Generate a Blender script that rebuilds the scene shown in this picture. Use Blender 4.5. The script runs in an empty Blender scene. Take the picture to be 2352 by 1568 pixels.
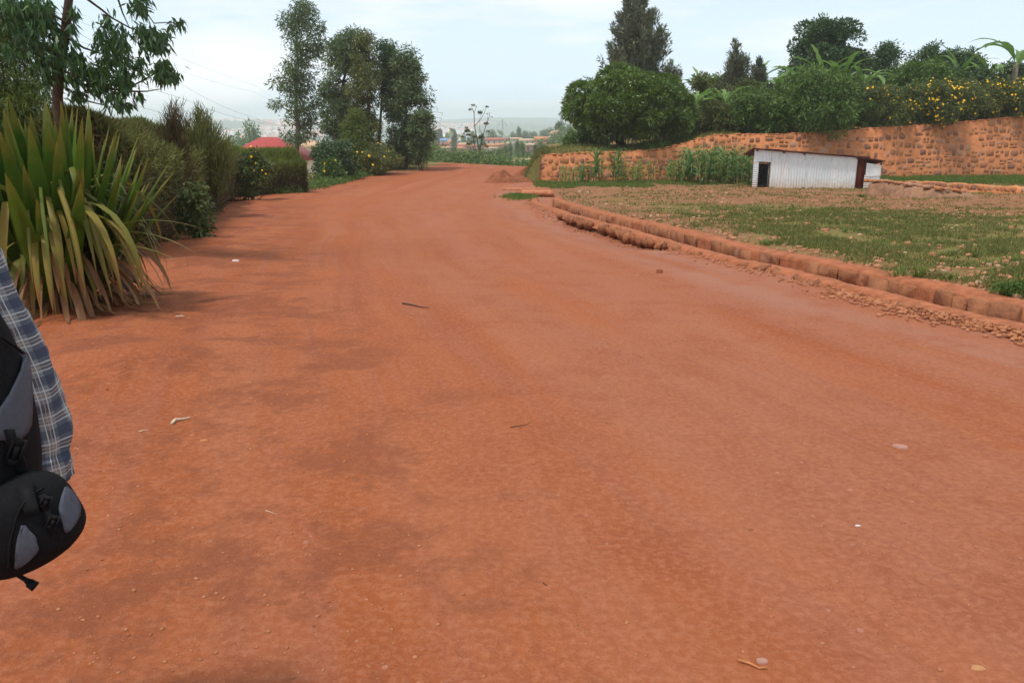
import bpy, math, random
import numpy as np
from mathutils import Vector, Matrix
R = math.radians
rng = np.random.default_rng(7)
random.seed(7)
SC = bpy.context.scene
COL = SC.collection

# ------------------------------------------------------------------ camera, sky, sun, exposure
EYE = 1.6; PITCH = R(15.0); F = 1898.0
cam = bpy.data.cameras.new('camera'); camo = bpy.data.objects.new('camera', cam); COL.objects.link(camo)
cam.sensor_width = 36.0; cam.lens = 36.0 * F / 2352.0
cam.clip_start = 0.05; cam.clip_end = 20000
camo.location = (0, 0, EYE); camo.rotation_euler = (R(90) - PITCH, 0, 0)
SC.camera = camo

SUN_AZ = R(-122)      # compass-like angle measured from +Y towards +X
SUN_EL = R(66)
world = bpy.data.worlds.new('World'); SC.world = world; world.use_nodes = True
wt = world.node_tree; wt.nodes.clear()
wo = wt.nodes.new('ShaderNodeOutputWorld'); bg = wt.nodes.new('ShaderNodeBackground')
sky = wt.nodes.new('ShaderNodeTexSky'); sky.sky_type = 'NISHITA'; sky.sun_disc = False
sky.sun_elevation = SUN_EL; sky.sun_rotation = SUN_AZ; sky.dust_density = 3.0; sky.air_density = 1.0
tc = wt.nodes.new('ShaderNodeTexCoord'); mp = wt.nodes.new('ShaderNodeMapping'); mp.inputs['Scale'].default_value = (1.0, 1.0, 4.5)
ns = wt.nodes.new('ShaderNodeTexNoise'); ns.inputs['Scale'].default_value = 2.6; ns.inputs['Detail'].default_value = 7; ns.inputs['Roughness'].default_value = .55
rp = wt.nodes.new('ShaderNodeMapRange'); rp.inputs['From Min'].default_value = .47; rp.inputs['From Max'].default_value = .63
rp.inputs['To Min'].default_value = .0; rp.inputs['To Max'].default_value = .95
mx = wt.nodes.new('ShaderNodeMixRGB'); mx.inputs['Color2'].default_value = (8.3, 8.3, 8.4, 1)
mb_ = wt.nodes.new('ShaderNodeMixRGB'); mb_.inputs['Fac'].default_value = .88; mb_.inputs['Color2'].default_value = (6.35, 7.65, 8.7, 1)
wt.links.new(tc.outputs['Generated'], mp.inputs['Vector']); wt.links.new(mp.outputs[0], ns.inputs['Vector'])
wt.links.new(ns.outputs['Fac'], rp.inputs['Value']); wt.links.new(rp.outputs[0], mx.inputs['Fac'])
wt.links.new(sky.outputs[0], mb_.inputs['Color1']); wt.links.new(mb_.outputs[0], mx.inputs['Color1']); sx_ = wt.nodes.new('ShaderNodeSeparateXYZ'); wt.links.new(tc.outputs['Generated'], sx_.inputs[0])
hr = wt.nodes.new('ShaderNodeMapRange'); hr.inputs['From Min'].default_value = -.02; hr.inputs['From Max'].default_value = .16; hr.inputs['To Min'].default_value = 1.30; hr.inputs['To Max'].default_value = 1.0
vm = wt.nodes.new('ShaderNodeVectorMath'); vm.operation = 'SCALE'; wt.links.new(sx_.outputs[2], hr.inputs['Value']); wt.links.new(mx.outputs[0], vm.inputs[0]); wt.links.new(hr.outputs[0], vm.inputs['Scale']); wt.links.new(vm.outputs[0], bg.inputs['Color'])
bg.inputs['Strength'].default_value = 0.126
wt.links.new(bg.outputs[0], wo.inputs['Surface'])

sun = bpy.data.lights.new('sun', 'SUN'); suno = bpy.data.objects.new('sun', sun); COL.objects.link(suno)
sun.energy = 2.9; sun.angle = R(7); sun.color = (1.0, .93, .84)
sd = Vector((math.sin(SUN_AZ) * math.cos(SUN_EL), math.cos(SUN_AZ) * math.cos(SUN_EL), math.sin(SUN_EL)))
suno.rotation_euler = sd.to_track_quat('Z', 'Y').to_euler()
SC.view_settings.view_transform = 'Standard'; SC.view_settings.look = 'None'
SC.view_settings.exposure = 0.0; SC.view_settings.gamma = 1.0
SC.cycles.volume_bounces = 4

# ------------------------------------------------------------------ numeric helpers
def ss(a, b, x):
    t = np.clip((np.asarray(x, float) - a) / (b - a), 0, 1); return t * t * (3 - 2 * t)
def _h(ix, iy, s):
    n = (ix.astype(np.int64) * 374761393 + iy.astype(np.int64) * 668265263 + s * 1442695041) & 0x7fffffff
    n = ((n ^ (n >> 13)) * 1274126177) & 0x7fffffff
    n = (n ^ (n >> 16)) & 0xffff
    return n / 65535.0
def vn(x, y, s=0):
    x = np.asarray(x, float); y = np.asarray(y, float)
    ix = np.floor(x); iy = np.floor(y); fx = x - ix; fy = y - iy
    fx = fx * fx * (3 - 2 * fx); fy = fy * fy * (3 - 2 * fy)
    a = _h(ix, iy, s); b = _h(ix + 1, iy, s); c = _h(ix, iy + 1, s); d = _h(ix + 1, iy + 1, s)
    return (a + (b - a) * fx) * (1 - fy) + (c + (d - c) * fx) * fy - .5
def fbm(x, y, o=4, s=0):
    r = 0; a = 1.0
    for k in range(o):
        r = r + a * vn(x * 2 ** k + k * 17.3, y * 2 ** k - k * 9.1, s + k); a *= .5
    return r
def base(y):
    y = np.asarray(y, float)
    t = np.clip(y - 30, 0, 30)
    return -.045 * np.clip(y, -10, 30) - .045 * (t - t * t / 60)
def ray(u, v):
    dx = (u - 1176) / F; up = (784 - v) / F
    return np.array([dx, math.cos(PITCH) + up * math.sin(PITCH), -math.sin(PITCH) + up * math.cos(PITCH)])
def P(u, v, Y):
    d = ray(u, v); t = Y / d[1]; return np.array([d[0] * t, Y, EYE + d[2] * t])
def G(u, v, off=0.0):
    d = ray(u, v); t = 1.0; st = .5
    while t < 400:
        p = d * t
        if EYE + p[2] <= base(p[1]) + off: break
        t += .02 * max(1, t * .1)
    return np.array([d[0] * t, d[1] * t, EYE + d[2] * t])
# the line of the drain's kerb, read at the top of its road side
kp = [G(u, v, .12) for u, v in [(2352, 735), (2105, 683), (1958, 647), (1841, 618), (1665, 580), (1535, 546), (1426, 515), (1294, 484), (1222, 457)]]
KY = np.array([-400, -12.] + [p[1] for p in kp] + [51.5, 60, 7000]); 
_sl = (kp[0][0] - kp[1][0]) / (kp[0][1] - kp[1][1])
KX = np.array([kp[0][0] + _sl * (-12 - kp[0][1]), kp[0][0] + _sl * (-12 - kp[0][1])] + [p[0] for p in kp] + [1.6, 3.0, 3.0])
def XK(y): return np.interp(y, KY, KX)
def XH(y): return np.interp(y, [0, 8, 12, 17, 34, 38, 55, 76, 90], [-3.6, -3.7, -4.7, -6.3, -10.7, -9.6, -9.4, -8.0, -8.0])
W0 = np.array([1.75, 51.4]); W1 = np.array([34.5, 54.8])
def ywall(x): return W0[1] + (np.asarray(x, float) - W0[0]) * (W1[1] - W0[1]) / (W1[0] - W0[0])
def wallpt(u, v):
    d = ray(u, v); m = (W1[1] - W0[1]) / (W1[0] - W0[0])
    t = (W0[1] - m * W0[0]) / (d[1] - m * d[0]); return np.array([d[0] * t, d[1] * t, EYE + d[2] * t])
wt_pts = [wallpt(u, v) for u, v in [(1272, 356), (1340, 352), (1450, 349), (1510, 344), (1560, 333), (1600, 322), (1640, 311), (1720, 309), (1800, 309), (1905, 302), (2000, 296), (2080, 291), (2200, 282), (2352, 268)]]
def WT(x): return np.interp(x, [p[0] for p in wt_pts] + [60], [p[2] for p in wt_pts] + [2.6])
DR = lambda y: 1 - ss(33.0, 34.2, y)       # the open drain ends at the culvert
def far(x, y):
    r = x / np.maximum(y, 1)
    yc = 75 - .825 * (np.clip(x, -30, 6) + 7.5)
    yc = np.where(x > 6, 64, yc); yc = np.clip(yc, 60, 84)
    s = np.clip(y - yc, 0, None)
    z = -2.03 - 4.2 * ss(0, 26, s) - 2.8 * ss(26, 160, s)
    z = z - 10.5 * ss(150, 400, y) + 17 * ss(.03, .13, r) * ss(200, 520, y)
    deep = np.maximum(1 - ss(-.20, -.105, r), ss(720, 1250, y))
    z = z - 44 * deep * ss(100, 900, y)
    z = z + (fbm(x * .0015, y * .0012, 4, 5) * 26) * ss(900, 2000, y)
    z = z + (66 + 34 * fbm(x * .0008 + 4, y * .0004, 4, 9)) * ss(2300, 3900, y)
    z = z + fbm(x * .02, y * .02, 3, 3) * 1.2 * ss(90, 150, y)
    return z
SPOIL = G(2300, 470, .1)
def H(x, y):
    x = np.asarray(x, float); y = np.asarray(y, float)
    a = x - XK(y)
    z = base(y) + 0 * x
    xh = XH(y)
    # left bank falls away behind the hedge
    z = z - .16 * np.clip(xh - 2.2 - x, 0, 22) * ss(13, 26, y)
    # gentle swell of the field on the right
    z = z + .12 * ss(.9, 1.3, a) * DR(y) + .10 * ss(2, 9, a) * (1 - ss(40, 50, y))
    z = z + .05 * fbm(x * .35, y * .35, 3, 11)
    z = z + (.11 * fbm(x * .9, y * .9, 4, 21)) * ss(1.3, 3, a) * (1 - ss(60, 80, y))
    # roadside relief
    z = z + .018 * fbm(x * 1.3, y * .5, 3, 31) * ss(0, 2, -a)
    le = 1 - ss(xh + .6, xh + 2.6, x)
    z = z + le * (.10 * fbm(x * 1.1, y * 1.1, 4, 41) + .03) * (1 - ss(40, 60, y))
    # shallow gully and eroded bank below the kerb
    er = ss(14.5, 17.5, y) * (1 - ss(23, 26.5, y))
    z = z - (.005 + .22 * er) * ss(-1.6 - 1.6 * er, -.25, a) * (1 - ss(-.06, 0, a)) * DR(y)
    # swell of bare soil on the far left foreground
    z = z + .10 * np.exp(-((x + 2.9) ** 2 / .5 + (y - 6.1) ** 2 / .6)) - .05 * np.exp(-((x + 2.2) ** 2 / .3 + (y - 5.3) ** 2 / .12))
    # spoil mound by the ruin
    gm_ = SPOIL; z = z + .22 * np.exp(-((x - gm_[0] - .5) ** 2 / 5 + (y - gm_[1] + 1.5) ** 2 / 3))
    # the drain
    cut = np.interp(a, [-.03, 0.02, .22, .26, .82, .88], [0, .03, .03, -.28, -.28, 0]) * DR(y)
    z = z + cut
    fz = far(x, y)
    f = ss(58, 64, y)
    return z * (1 - f) + (fz + .05 * fbm(x * .35, y * .35, 3, 11) * (1 - ss(90, 140, y)) - .16 * np.clip(xh - 2.2 - x, 0, 22) * (1 - ss(80, 130, y))) * f

# ------------------------------------------------------------------ mesh helpers
class MB:
    def __init__(s): s.v = []; s.f = []; s.uv = []; s.n = 0
    def add(s, V, Fc, uv=None):
        V = np.asarray(V, float).reshape(-1, 3)
        if isinstance(Fc, np.ndarray): s.f.append(Fc + s.n)
        else:
            by = {}
            for f in Fc: by.setdefault(len(f), []).append(f)
            for k, l in by.items(): s.f.append(np.array(l, int) + s.n)
        s.v.append(V); s.uv.append(np.zeros((len(V), 2)) if uv is None else np.asarray(uv, float)); s.n += len(V)
        return s
    def box(s, lo, hi, M=None, jit=0):
        x0, y0, z0 = lo; x1, y1, z1 = hi
        V = np.array([[x0, y0, z0], [x1, y0, z0], [x1, y1, z0], [x0, y1, z0], [x0, y0, z1], [x1, y0, z1], [x1, y1, z1], [x0, y1, z1]], float)
        if jit: V += rng.uniform(-jit, jit, V.shape)
        if M is not None: V = V @ np.array(M.to_3x3()).T + np.array(M.translation)
        return s.add(V, [(0, 3, 2, 1), (4, 5, 6, 7), (0, 1, 5, 4), (1, 2, 6, 5), (2, 3, 7, 6), (3, 0, 4, 7)])
    def tube(s, pts, rad, n=6, cap=True):
        pts = np.asarray(pts, float); m = len(pts); rad = np.broadcast_to(np.asarray(rad, float), (m,))
        T = np.gradient(pts, axis=0); T /= np.linalg.norm(T, axis=1)[:, None] + 1e-9
        ref = np.array([0, 0, 1.]) if abs(T[0][2]) < .9 else np.array([1., 0, 0])
        V = []; U = []
        A = np.cross(ref, T[0]); A /= np.linalg.norm(A); L = 0
        for i in range(m):
            A = A - T[i] * A.dot(T[i]); A /= np.linalg.norm(A) + 1e-9
            B = np.cross(T[i], A)
            if i: L += np.linalg.norm(pts[i] - pts[i - 1])
            for k in range(n):
                c = 2 * math.pi * k / n
                V.append(pts[i] + rad[i] * (math.cos(c) * A + math.sin(c) * B)); U.append((k / n * 2 * math.pi * rad.max(), L))
        Fs = [(i * n + k, i * n + (k + 1) % n, (i + 1) * n + (k + 1) % n, (i + 1) * n + k) for i in range(m - 1) for k in range(n)]
        if cap: Fs += [tuple(range(n))[::-1], tuple(range((m - 1) * n, m * n))]
        return s.add(V, Fs, U)
def build(name, mb, mat, parent=None, smooth=False, attr=None):
    V = np.concatenate(mb.v).astype(np.float32)
    if parent is not None:
        p = parent; off = np.zeros(3)
        while p is not None: off = off + np.array(p.location); p = p.parent
        V = V - off.astype(np.float32)
    me = bpy.data.meshes.new(name)
    lv = np.concatenate([f.reshape(-1) for f in mb.f]).astype(np.int32)
    sz = np.concatenate([np.full(len(f), f.shape[1]) for f in mb.f])
    st = np.concatenate([[0], np.cumsum(sz)[:-1]]).astype(np.int32)
    me.vertices.add(len(V)); me.vertices.foreach_set('co', V.reshape(-1))
    me.loops.add(len(lv)); me.loops.foreach_set('vertex_index', lv)
    me.polygons.add(len(sz)); me.polygons.foreach_set('loop_start', st); me.polygons.foreach_set('loop_total', sz.astype(np.int32))
    if smooth: me.polygons.foreach_set('use_smooth', np.ones(len(sz), bool))
    uvl = me.uv_layers.new(name='UVMap'); UV = np.concatenate(mb.uv).astype(np.float32)[lv]
    me.update(calc_edges=True); uvl = me.uv_layers[0]; uvl.data.foreach_set('uv', UV.reshape(-1))
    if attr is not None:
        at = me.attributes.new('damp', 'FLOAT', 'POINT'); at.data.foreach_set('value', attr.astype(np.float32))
    me.validate()
    me.materials.append(mat)
    o = bpy.data.objects.new(name, me); COL.objects.link(o)
    if parent is not None: o.parent = parent
    return o
def thing(name, label, cat, loc=(0, 0, 0), rz=0, group=None):
    o = bpy.data.objects.new(name, None); COL.objects.link(o); o.empty_display_size = .2
    o.location = [float(c) for c in loc]; o.rotation_euler = (0, 0, rz); return tag(o, label, cat, group)
def tag(o, label=None, cat=None, group=None, kind=None):
    if label: o['label'] = label
    if cat: o['category'] = cat
    if group: o['group'] = group
    if kind: o['kind'] = kind
    return o
def dup(root, loc, rz=0, sc=1.0, label=None, group=None):
    r = root.copy(); COL.objects.link(r); r.location = [float(c) for c in loc]; r.rotation_euler = (0, 0, rz)
    r.scale = (sc, sc, sc) if not hasattr(sc, '__len__') else sc
    if label: r['label'] = label
    if group: r['group'] = group
    for ch in list(root.children):
        c = ch.copy(); COL.objects.link(c); c.parent = r
    return r
def nrm(a): return a / (np.linalg.norm(a, axis=-1, keepdims=True) + 1e-9)
def leaves(mb, pos, d, L, W, sag=0.0, mid=.42):
    n = len(pos); d = nrm(d); L = np.broadcast_to(L, (n,))[:, None]; W = np.broadcast_to(W, (n,))[:, None]
    s = nrm(np.cross(d, rng.normal(size=(n, 3))))
    up = np.cross(s, d) * .12
    V = np.empty((n, 4, 3)); V[:, 0] = pos; V[:, 1] = pos + d * L * mid + s * W * .5 + up * W; V[:, 2] = pos + d * L; V[:, 3] = pos + d * L * mid - s * W * .5
    V[:, 2, 2] -= sag * L[:, 0]
    r = rng.random(n); uv = np.zeros((n, 4, 2)); uv[:, :, 0] = r[:, None]; uv[:, :, 1] = [0, .45, 1, .45]
    mb.add(V.reshape(-1, 3), np.arange(n * 4).reshape(n, 4), uv.reshape(-1, 2))
def blade(mb, pts, wid, side, fold=.25, rnd=None, tatter=0):
    """a strap leaf along a centre line: three vertices across, V folded; uv = (random, along)"""
    pts = np.asarray(pts, float); m = len(pts); wid = np.asarray(wid, float)
    T = nrm(np.gradient(pts, axis=0)); side = np.asarray(side, float)
    V = []; U = []; r = random.random() if rnd is None else rnd
    for i in range(m):
        s = side - T[i] * side.dot(T[i]); s /= np.linalg.norm(s) + 1e-9; nn = np.cross(s, T[i])
        wl = wid[i] * (1 - tatter * random.random()); wr = wid[i] * (1 - tatter * random.random())
        V += [pts[i] - s * wl / 2 + nn * fold * wl, pts[i], pts[i] + s * wr / 2 + nn * fold * wr]
        U += [(r, i / (m - 1))] * 3
    Fs = []
    for i in range(m - 1):
        a = i * 3; Fs += [(a, a + 1, a + 4, a + 3), (a + 1, a + 2, a + 5, a + 4)]
    mb.add(V, Fs, U)

# ------------------------------------------------------------------ material helpers
class NT:
    def __init__(s, name):
        s.m = bpy.data.materials.new(name); s.m.use_nodes = True; s.t = s.m.node_tree; s.t.nodes.clear()
        s.out = s.t.nodes.new('ShaderNodeOutputMaterial')
    def n(s, ty, **kw):
        x = s.t.nodes.new(ty)
        for k, v in kw.items():
            if k.startswith('_'): setattr(x, k[1:], v)
            else:
                k2 = k.replace('_', ' ')
                i = x.inputs[k2] if k2 in x.inputs else x.inputs[int(k[1:])]
                if isinstance(v, bpy.types.NodeSocket): s.t.links.new(v, i)
                else:
                    try: i.default_value = v
                    except Exception: i.default_value = (*v, 1)
        return x
    def noise(s, vec, scale, detail=4, rough=.55): return s.n('ShaderNodeTexNoise', Vector=vec, Scale=scale, Detail=detail, Roughness=rough).outputs['Fac']
    def ramp(s, fac, a, b, lo=0., hi=1.): return s.n('ShaderNodeMapRange', Value=fac, From_Min=a, From_Max=b, To_Min=lo, To_Max=hi).outputs[0]
    def mix(s, fac, c1, c2, mode='MIX'): return s.n('ShaderNodeMixRGB', Fac=fac, Color1=c1, Color2=c2, _blend_type=mode).outputs[0]
    def math(s, op, a, b=0.): 
        x = s.t.nodes.new('ShaderNodeMath'); x.operation = op
        for i, v in enumerate((a, b)):
            if isinstance(v, bpy.types.NodeSocket): s.t.links.new(v, x.inputs[i])
            else: x.inputs[i].default_value = v
        return x.outputs[0]
    def cramp(s, fac, stops, interp='LINEAR'):
        x = s.t.nodes.new('ShaderNodeValToRGB'); s.t.links.new(fac, x.inputs[0]); e = x.color_ramp.elements; x.color_ramp.interpolation = interp
        while len(e) < len(stops): e.new(.5)
        for el, (p, c) in zip(e, stops): el.position = p; el.color = (*c, 1)
        return x.outputs[0]
    def obj(s): return s.n('ShaderNodeTexCoord').outputs['Object']
    def uv(s): return s.n('ShaderNodeTexCoord').outputs['UV']
    def scl(s, vec, sc): return s.n('ShaderNodeMapping', Vector=vec, Scale=sc).outputs[0]
    def bump(s, h, st=.5, d=.05, nrm=None):
        kw = dict(Height=h, Strength=st, Distance=d)
        if nrm is not None: kw['Normal'] = nrm
        return s.n('ShaderNodeBump', **kw).outputs[0]
    def done(s, col, rough=.9, normal=None, spec=.2, metal=0.0, trans=None):
        kw = dict(Base_Color=col, Roughness=rough, Metallic=metal)
        if normal is not None: kw['Normal'] = normal
        b = s.n('ShaderNodeBsdfPrincipled', **kw); b.inputs['Specular IOR Level'].default_value = spec
        o = b.outputs[0]
        if trans:
            tr = s.n('ShaderNodeBsdfTranslucent', Color=col); mxs = s.n('ShaderNodeMixShader', Fac=trans)
            s.t.links.new(o, mxs.inputs[1]); s.t.links.new(tr.outputs[0], mxs.inputs[2]); o = mxs.outputs[0]
        s.t.links.new(o, s.out.inputs['Surface']); return s.m
def flat(name, col, rough=.8, var=.25, spec=.2, metal=0, sc=8.0, bump=.2):
    t = NT(name); o = t.obj(); f = t.noise(o, sc, 5)
    c = t.mix(t.ramp(f, .3, .7), tuple(k * (1 - var) for k in col), tuple(min(1, k * (1 + var)) for k in col))
    return t.done(c, rough, t.bump(t.noise(o, sc * 4, 3), bump, .02), spec, metal)
def leafmat(name, stops, trans=.3, rough=.55, spec=.3, patch=None):
    """leaf colour by per-leaf random value (uv.x); patches of tone by place"""
    t = NT(name); sp = t.n('ShaderNodeSeparateXYZ', Vector=t.uv()); f = sp.outputs[0]
    g = t.noise(t.obj(), .9, 2); f2 = t.math('ADD', t.math('MULTIPLY', f, .7), t.ramp(g, .3, .7, 0, .3))
    return t.done(t.cramp(f2, stops), rough, None, spec, 0, trans)

def soil(name, kind):
    t = NT(name); o = t.obj(); uv = t.uv()
    big = t.noise(o, .35, 4); med = t.noise(o, 1.7, 6, .62); fine = t.noise(o, 30, 5, .7); vfine = t.noise(o, 90, 3)
    tr = t.noise(t.scl(uv, (1.25, .09, 1)), 1.0, 5, .6)
    tr2 = t.noise(t.scl(uv, (3.4, .16, 1)), 1.0, 4, .6)
    c = t.cramp(t.ramp(tr, .40, .60), [(0, (.262, .068, .022)), (.45, (.300, .084, .028)), (1, (.325, .107, .047))])
    c = t.mix(t.ramp(big, .38, .68, 0, .75), c, (.315, .086, .027))
    c = t.mix(t.ramp(tr2, .48, .62, 0, .65), c, (.29, .092, .05))
    tr3 = t.noise(t.scl(uv, (9, .13, 1)), 1.0, 3, .5); c = t.mix(t.math('MULTIPLY', t.ramp(tr3, .54, .62, 0, .6), t.ramp(t.noise(t.scl(uv, (.5, .1, 1)), 1.0, 2), .45, .6)), c, (.24, .07, .034))
    sep = t.n('ShaderNodeSeparateXYZ', Vector=uv)
    lane = t.math('MULTIPLY', t.ramp(sep.outputs[0], -6.2, -4.6), t.ramp(sep.outputs[0], -1.6, -2.6)); lane = t.math('MULTIPLY', lane, t.ramp(t.noise(t.scl(uv, (.8, .12, 1)), 1.3, 4), .38, .6, .1, .65))
    c = t.mix(lane, c, (.315, .118, .068))
    gut = t.math('MULTIPLY', t.ramp(sep.outputs[0], -2.3, -1.3), t.ramp(t.noise(t.scl(uv, (1.6, .15, 1)), 1.1, 5), .35, .6, .15, .8)); c = t.mix(gut, c, (.31, .145, .10))
    c = t.mix(t.ramp(med, .50, .64, 0, .55), c, (.26, .072, .030))
    c = t.mix(t.ramp(fine, .45, .64, 0, .45), c, (.45, .175, .095))
    flk = t.noise(t.scl(o, (1, 1, 1)), 60, 3, .6); c = t.mix(t.ramp(flk, .60, .68, 0, .45), c, (.22, .07, .035))
    c = t.mix(t.ramp(fine, .44, .32, 0, .3), c, (.27, .078, .035))
    # embedded flat pebbles, mauve and ochre
    vv = t.n('ShaderNodeTexVoronoi', Vector=t.scl(o, (1, .8, 1)), Scale=17.0, Randomness=1.0)
    rr = t.n('ShaderNodeSeparateXYZ', Vector=vv.outputs['Color'])
    sel = t.math('MULTIPLY', t.math('GREATER_THAN', rr.outputs[0], .80), t.math('LESS_THAN', vv.outputs['Distance'], t.math('MULTIPLY', rr.outputs[1], .22)))
    sel = t.math('MULTIPLY', sel, t.ramp(t.noise(o, .8, 3), .42, .58, .0, .85))
    c = t.mix(sel, c, t.cramp(rr.outputs[2], [(0, (.34, .15, .12)), (.6, (.40, .175, .12)), (1, (.42, .21, .12))]))
    # hairline cracks of the packed crust
    ck = t.n('ShaderNodeTexVoronoi', Vector=t.n('ShaderNodeMixRGB', Fac=.22, Color1=t.scl(o, (1, 1, 1)), Color2=t.n('ShaderNodeTexNoise', Vector=o, Scale=5.0, Detail=4).outputs['Color']).outputs[0], Scale=12.0, _feature='DISTANCE_TO_EDGE')
    crk = t.math('MULTIPLY', t.ramp(ck.outputs['Distance'], .0, .03, 1, 0), t.ramp(t.noise(o, .8, 3), .42, .56, 0, .6))
    c = t.mix(crk, c, (.24, .07, .035))
    hh = t.math('ADD', t.math('MULTIPLY', med, .55), t.math('MULTIPLY', fine, .6))
    hh = t.math('ADD', hh, t.math('MULTIPLY', sel, .06)); hh = t.math('SUBTRACT', hh, t.math('MULTIPLY', crk, .10))
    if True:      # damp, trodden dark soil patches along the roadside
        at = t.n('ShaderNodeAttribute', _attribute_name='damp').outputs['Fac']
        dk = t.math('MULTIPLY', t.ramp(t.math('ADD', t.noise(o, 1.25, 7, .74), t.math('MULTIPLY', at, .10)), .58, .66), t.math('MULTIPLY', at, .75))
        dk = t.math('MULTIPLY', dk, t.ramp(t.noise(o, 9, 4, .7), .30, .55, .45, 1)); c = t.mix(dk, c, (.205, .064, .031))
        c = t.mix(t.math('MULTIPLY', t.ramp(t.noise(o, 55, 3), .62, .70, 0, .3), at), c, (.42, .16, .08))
    if kind == 'far':
        pass
    n1 = t.bump(hh, .55, .06); n2 = t.bump(vfine, .25, .01, n1)
    return t.done(c, .93, n2, .12)
def fieldmat():
    t = NT('field_soil_and_grass'); o = t.obj(); sp = t.n('ShaderNodeSeparateXYZ', Vector=t.uv())
    g = sp.outputs[0]
    fine = t.noise(o, 14, 5, .65); med = t.noise(o, 2.2, 6, .65); vf = t.noise(o, 60, 3)
    c = t.mix(t.ramp(med, .35, .65), (.235, .100, .048), (.30, .145, .072))
    c = t.mix(t.ramp(fine, .5, .64, 0, .6), c, (.36, .19, .10))
    c = t.mix(t.ramp(fine, .46, .36, 0, .55), c, (.20, .085, .045))
    f = t.ramp(t.math('ADD', t.math('MULTIPLY', t.noise(o, 5.5, 5, .7), .8), g), .62, .95)
    gc = t.mix(t.ramp(vf, .35, .65), (.125, .135, .035), (.20, .19, .06))
    c = t.mix(t.math('MULTIPLY', f, .8), c, gc)
    h = t.math('ADD', fine, t.math('MULTIPLY', med, .8))
    return t.done(c, .95, t.bump(h, .7, .12), .1)
def farmat():
    t = NT('distant_land'); o = t.obj()
    a = t.noise(o, .012, 6, .65); b = t.noise(o, .09, 5, .6); e = t.noise(o, .004, 4)
    c = t.mix(t.ramp(a, .4, .6), (.055, .085, .025), (.15, .16, .06))
    c = t.mix(t.ramp(b, .5, .62, 0, .7), c, (.045, .07, .022))
    c = t.mix(t.ramp(e, .58, .7, 0, .5), c, (.25, .17, .09))
    return t.done(c, .95, None, .1)
def _dim(): pass
M_road = soil('red_dirt_road', 'road'); M_verge = soil('red_dirt_roadside', 'verge'); M_field = fieldmat(); M_far = farmat()

# ------------------------------------------------------------------ ground, built as one continuous sheet cut along the road's edges
def seq(a, b, s0, s1):
    r = [a]; 
    while r[-1] < b:
        f = (r[-1] - a) / (b - a); r.append(r[-1] + s0 + (s1 - s0) * f)
    return r[:-1]
rows = np.array(seq(-9, 1.2, .6, .3) + seq(1.2, 12, .085, .1) + seq(12, 30, .12, .22) + seq(30, 84, .3, .5) + seq(84, 400, 3, 14) + seq(400, 6500, 30, 220) + [6500.])
L1 = np.array(seq(.12, 15, .11, .3) + seq(15, 60, .6, 4) + seq(60, 4800, 12, 330) + [4800.])
trench = [-.06, -.02, .02, .12, .30, .35, .40, .6, .80, .84, .89, 1.0, 1.15]
cols = np.concatenate([-L1[::-1], trench, 1.2 + L1])
YY, AA = np.meshgrid(rows, cols, indexing='ij')
XX = XK(YY) + AA; ZZ = H(XX, YY)
def greenmask(x, y):
    a = x - XK(y)
    d = fbm(x * .16 + 3, y * .16, 3, 61)
    g = .30 + .55 * d
    g += .22 * ss(3, 7, x - XK(y) ) * (1 - ss(19, 27, y))
    g -= .22 * ss(20, 30, y) * (1 - ss(36, 42, y))
    g += .42 * ss(47.2, 48.5, y + .0 * x) * ss(2.2, 4, x) * (1 - ss(58, 60, y))
    g += .5 * ss(9.5, 10.5, x) * ss(46, 48.5, y)
    g -= .25 * (1 - ss(1.3, 3, a))
    g += .55 * np.exp(-((x - XK(y) + .2) ** 2 / .35 + (y - 36) ** 2 / 6.0))
    g = np.where(y > 64, .5, g)
    return np.clip(g, 0, 1)
GG = greenmask(XX, YY)
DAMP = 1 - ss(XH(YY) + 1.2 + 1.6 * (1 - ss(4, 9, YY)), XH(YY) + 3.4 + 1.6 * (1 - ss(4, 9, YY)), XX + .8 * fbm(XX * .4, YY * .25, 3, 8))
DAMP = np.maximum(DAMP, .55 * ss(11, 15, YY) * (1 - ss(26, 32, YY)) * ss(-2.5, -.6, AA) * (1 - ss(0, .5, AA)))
nr, nc = XX.shape
idx = np.arange(nr * nc).reshape(nr, nc)
quads = np.stack([idx[:-1, :-1], idx[:-1, 1:], idx[1:, 1:], idx[1:, :-1]], -1).reshape(-1, 4)
cx = (XX[:-1, :-1] + XX[1:, 1:]).reshape(-1) / 2; cy = (YY[:-1, :-1] + YY[1:, 1:]).reshape(-1) / 2; ca = cx - XK(cy)
yc_ = np.clip(np.where(cx > 6, 64, 75 - .825 * (np.clip(cx, -30, 6) + 7.5)), 60, 84)
bend = (cy > 36) & (cx < 1.2 + .9 * np.clip(cy - 52, 0, 9)) & (cy < yc_ + 2.0)
isroad = (cx > XH(cy) + 1.9 + .35 * fbm(cx * .5, cy * .5, 2, 3)) & (((ca < 0.9) & (cy <= 36)) | bend | ((cy > 36) & (cy < 47) & (cx < 1.6)))
isroad &= cy < yc_ + 1.0
isfar = (cy > yc_ + 1.0) | (cx < XH(cy) - 14) | (cx > 60)
isverge = (~isroad) & (~isfar) & (cx < XK(cy) - .3) & (cy < 60)
isfield = ~(isroad | isfar | isverge)
def sub(name, mask, m, uv, label):
    q = quads[mask]; used, inv = np.unique(q, return_inverse=True)
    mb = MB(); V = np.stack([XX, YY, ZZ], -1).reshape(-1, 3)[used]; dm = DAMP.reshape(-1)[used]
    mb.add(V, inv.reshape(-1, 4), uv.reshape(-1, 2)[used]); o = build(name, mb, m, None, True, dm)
    tag(o, label, None, None, 'structure'); return o
UVt = np.stack([AA, YY], -1); UVg = np.stack([GG, GG], -1)
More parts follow.
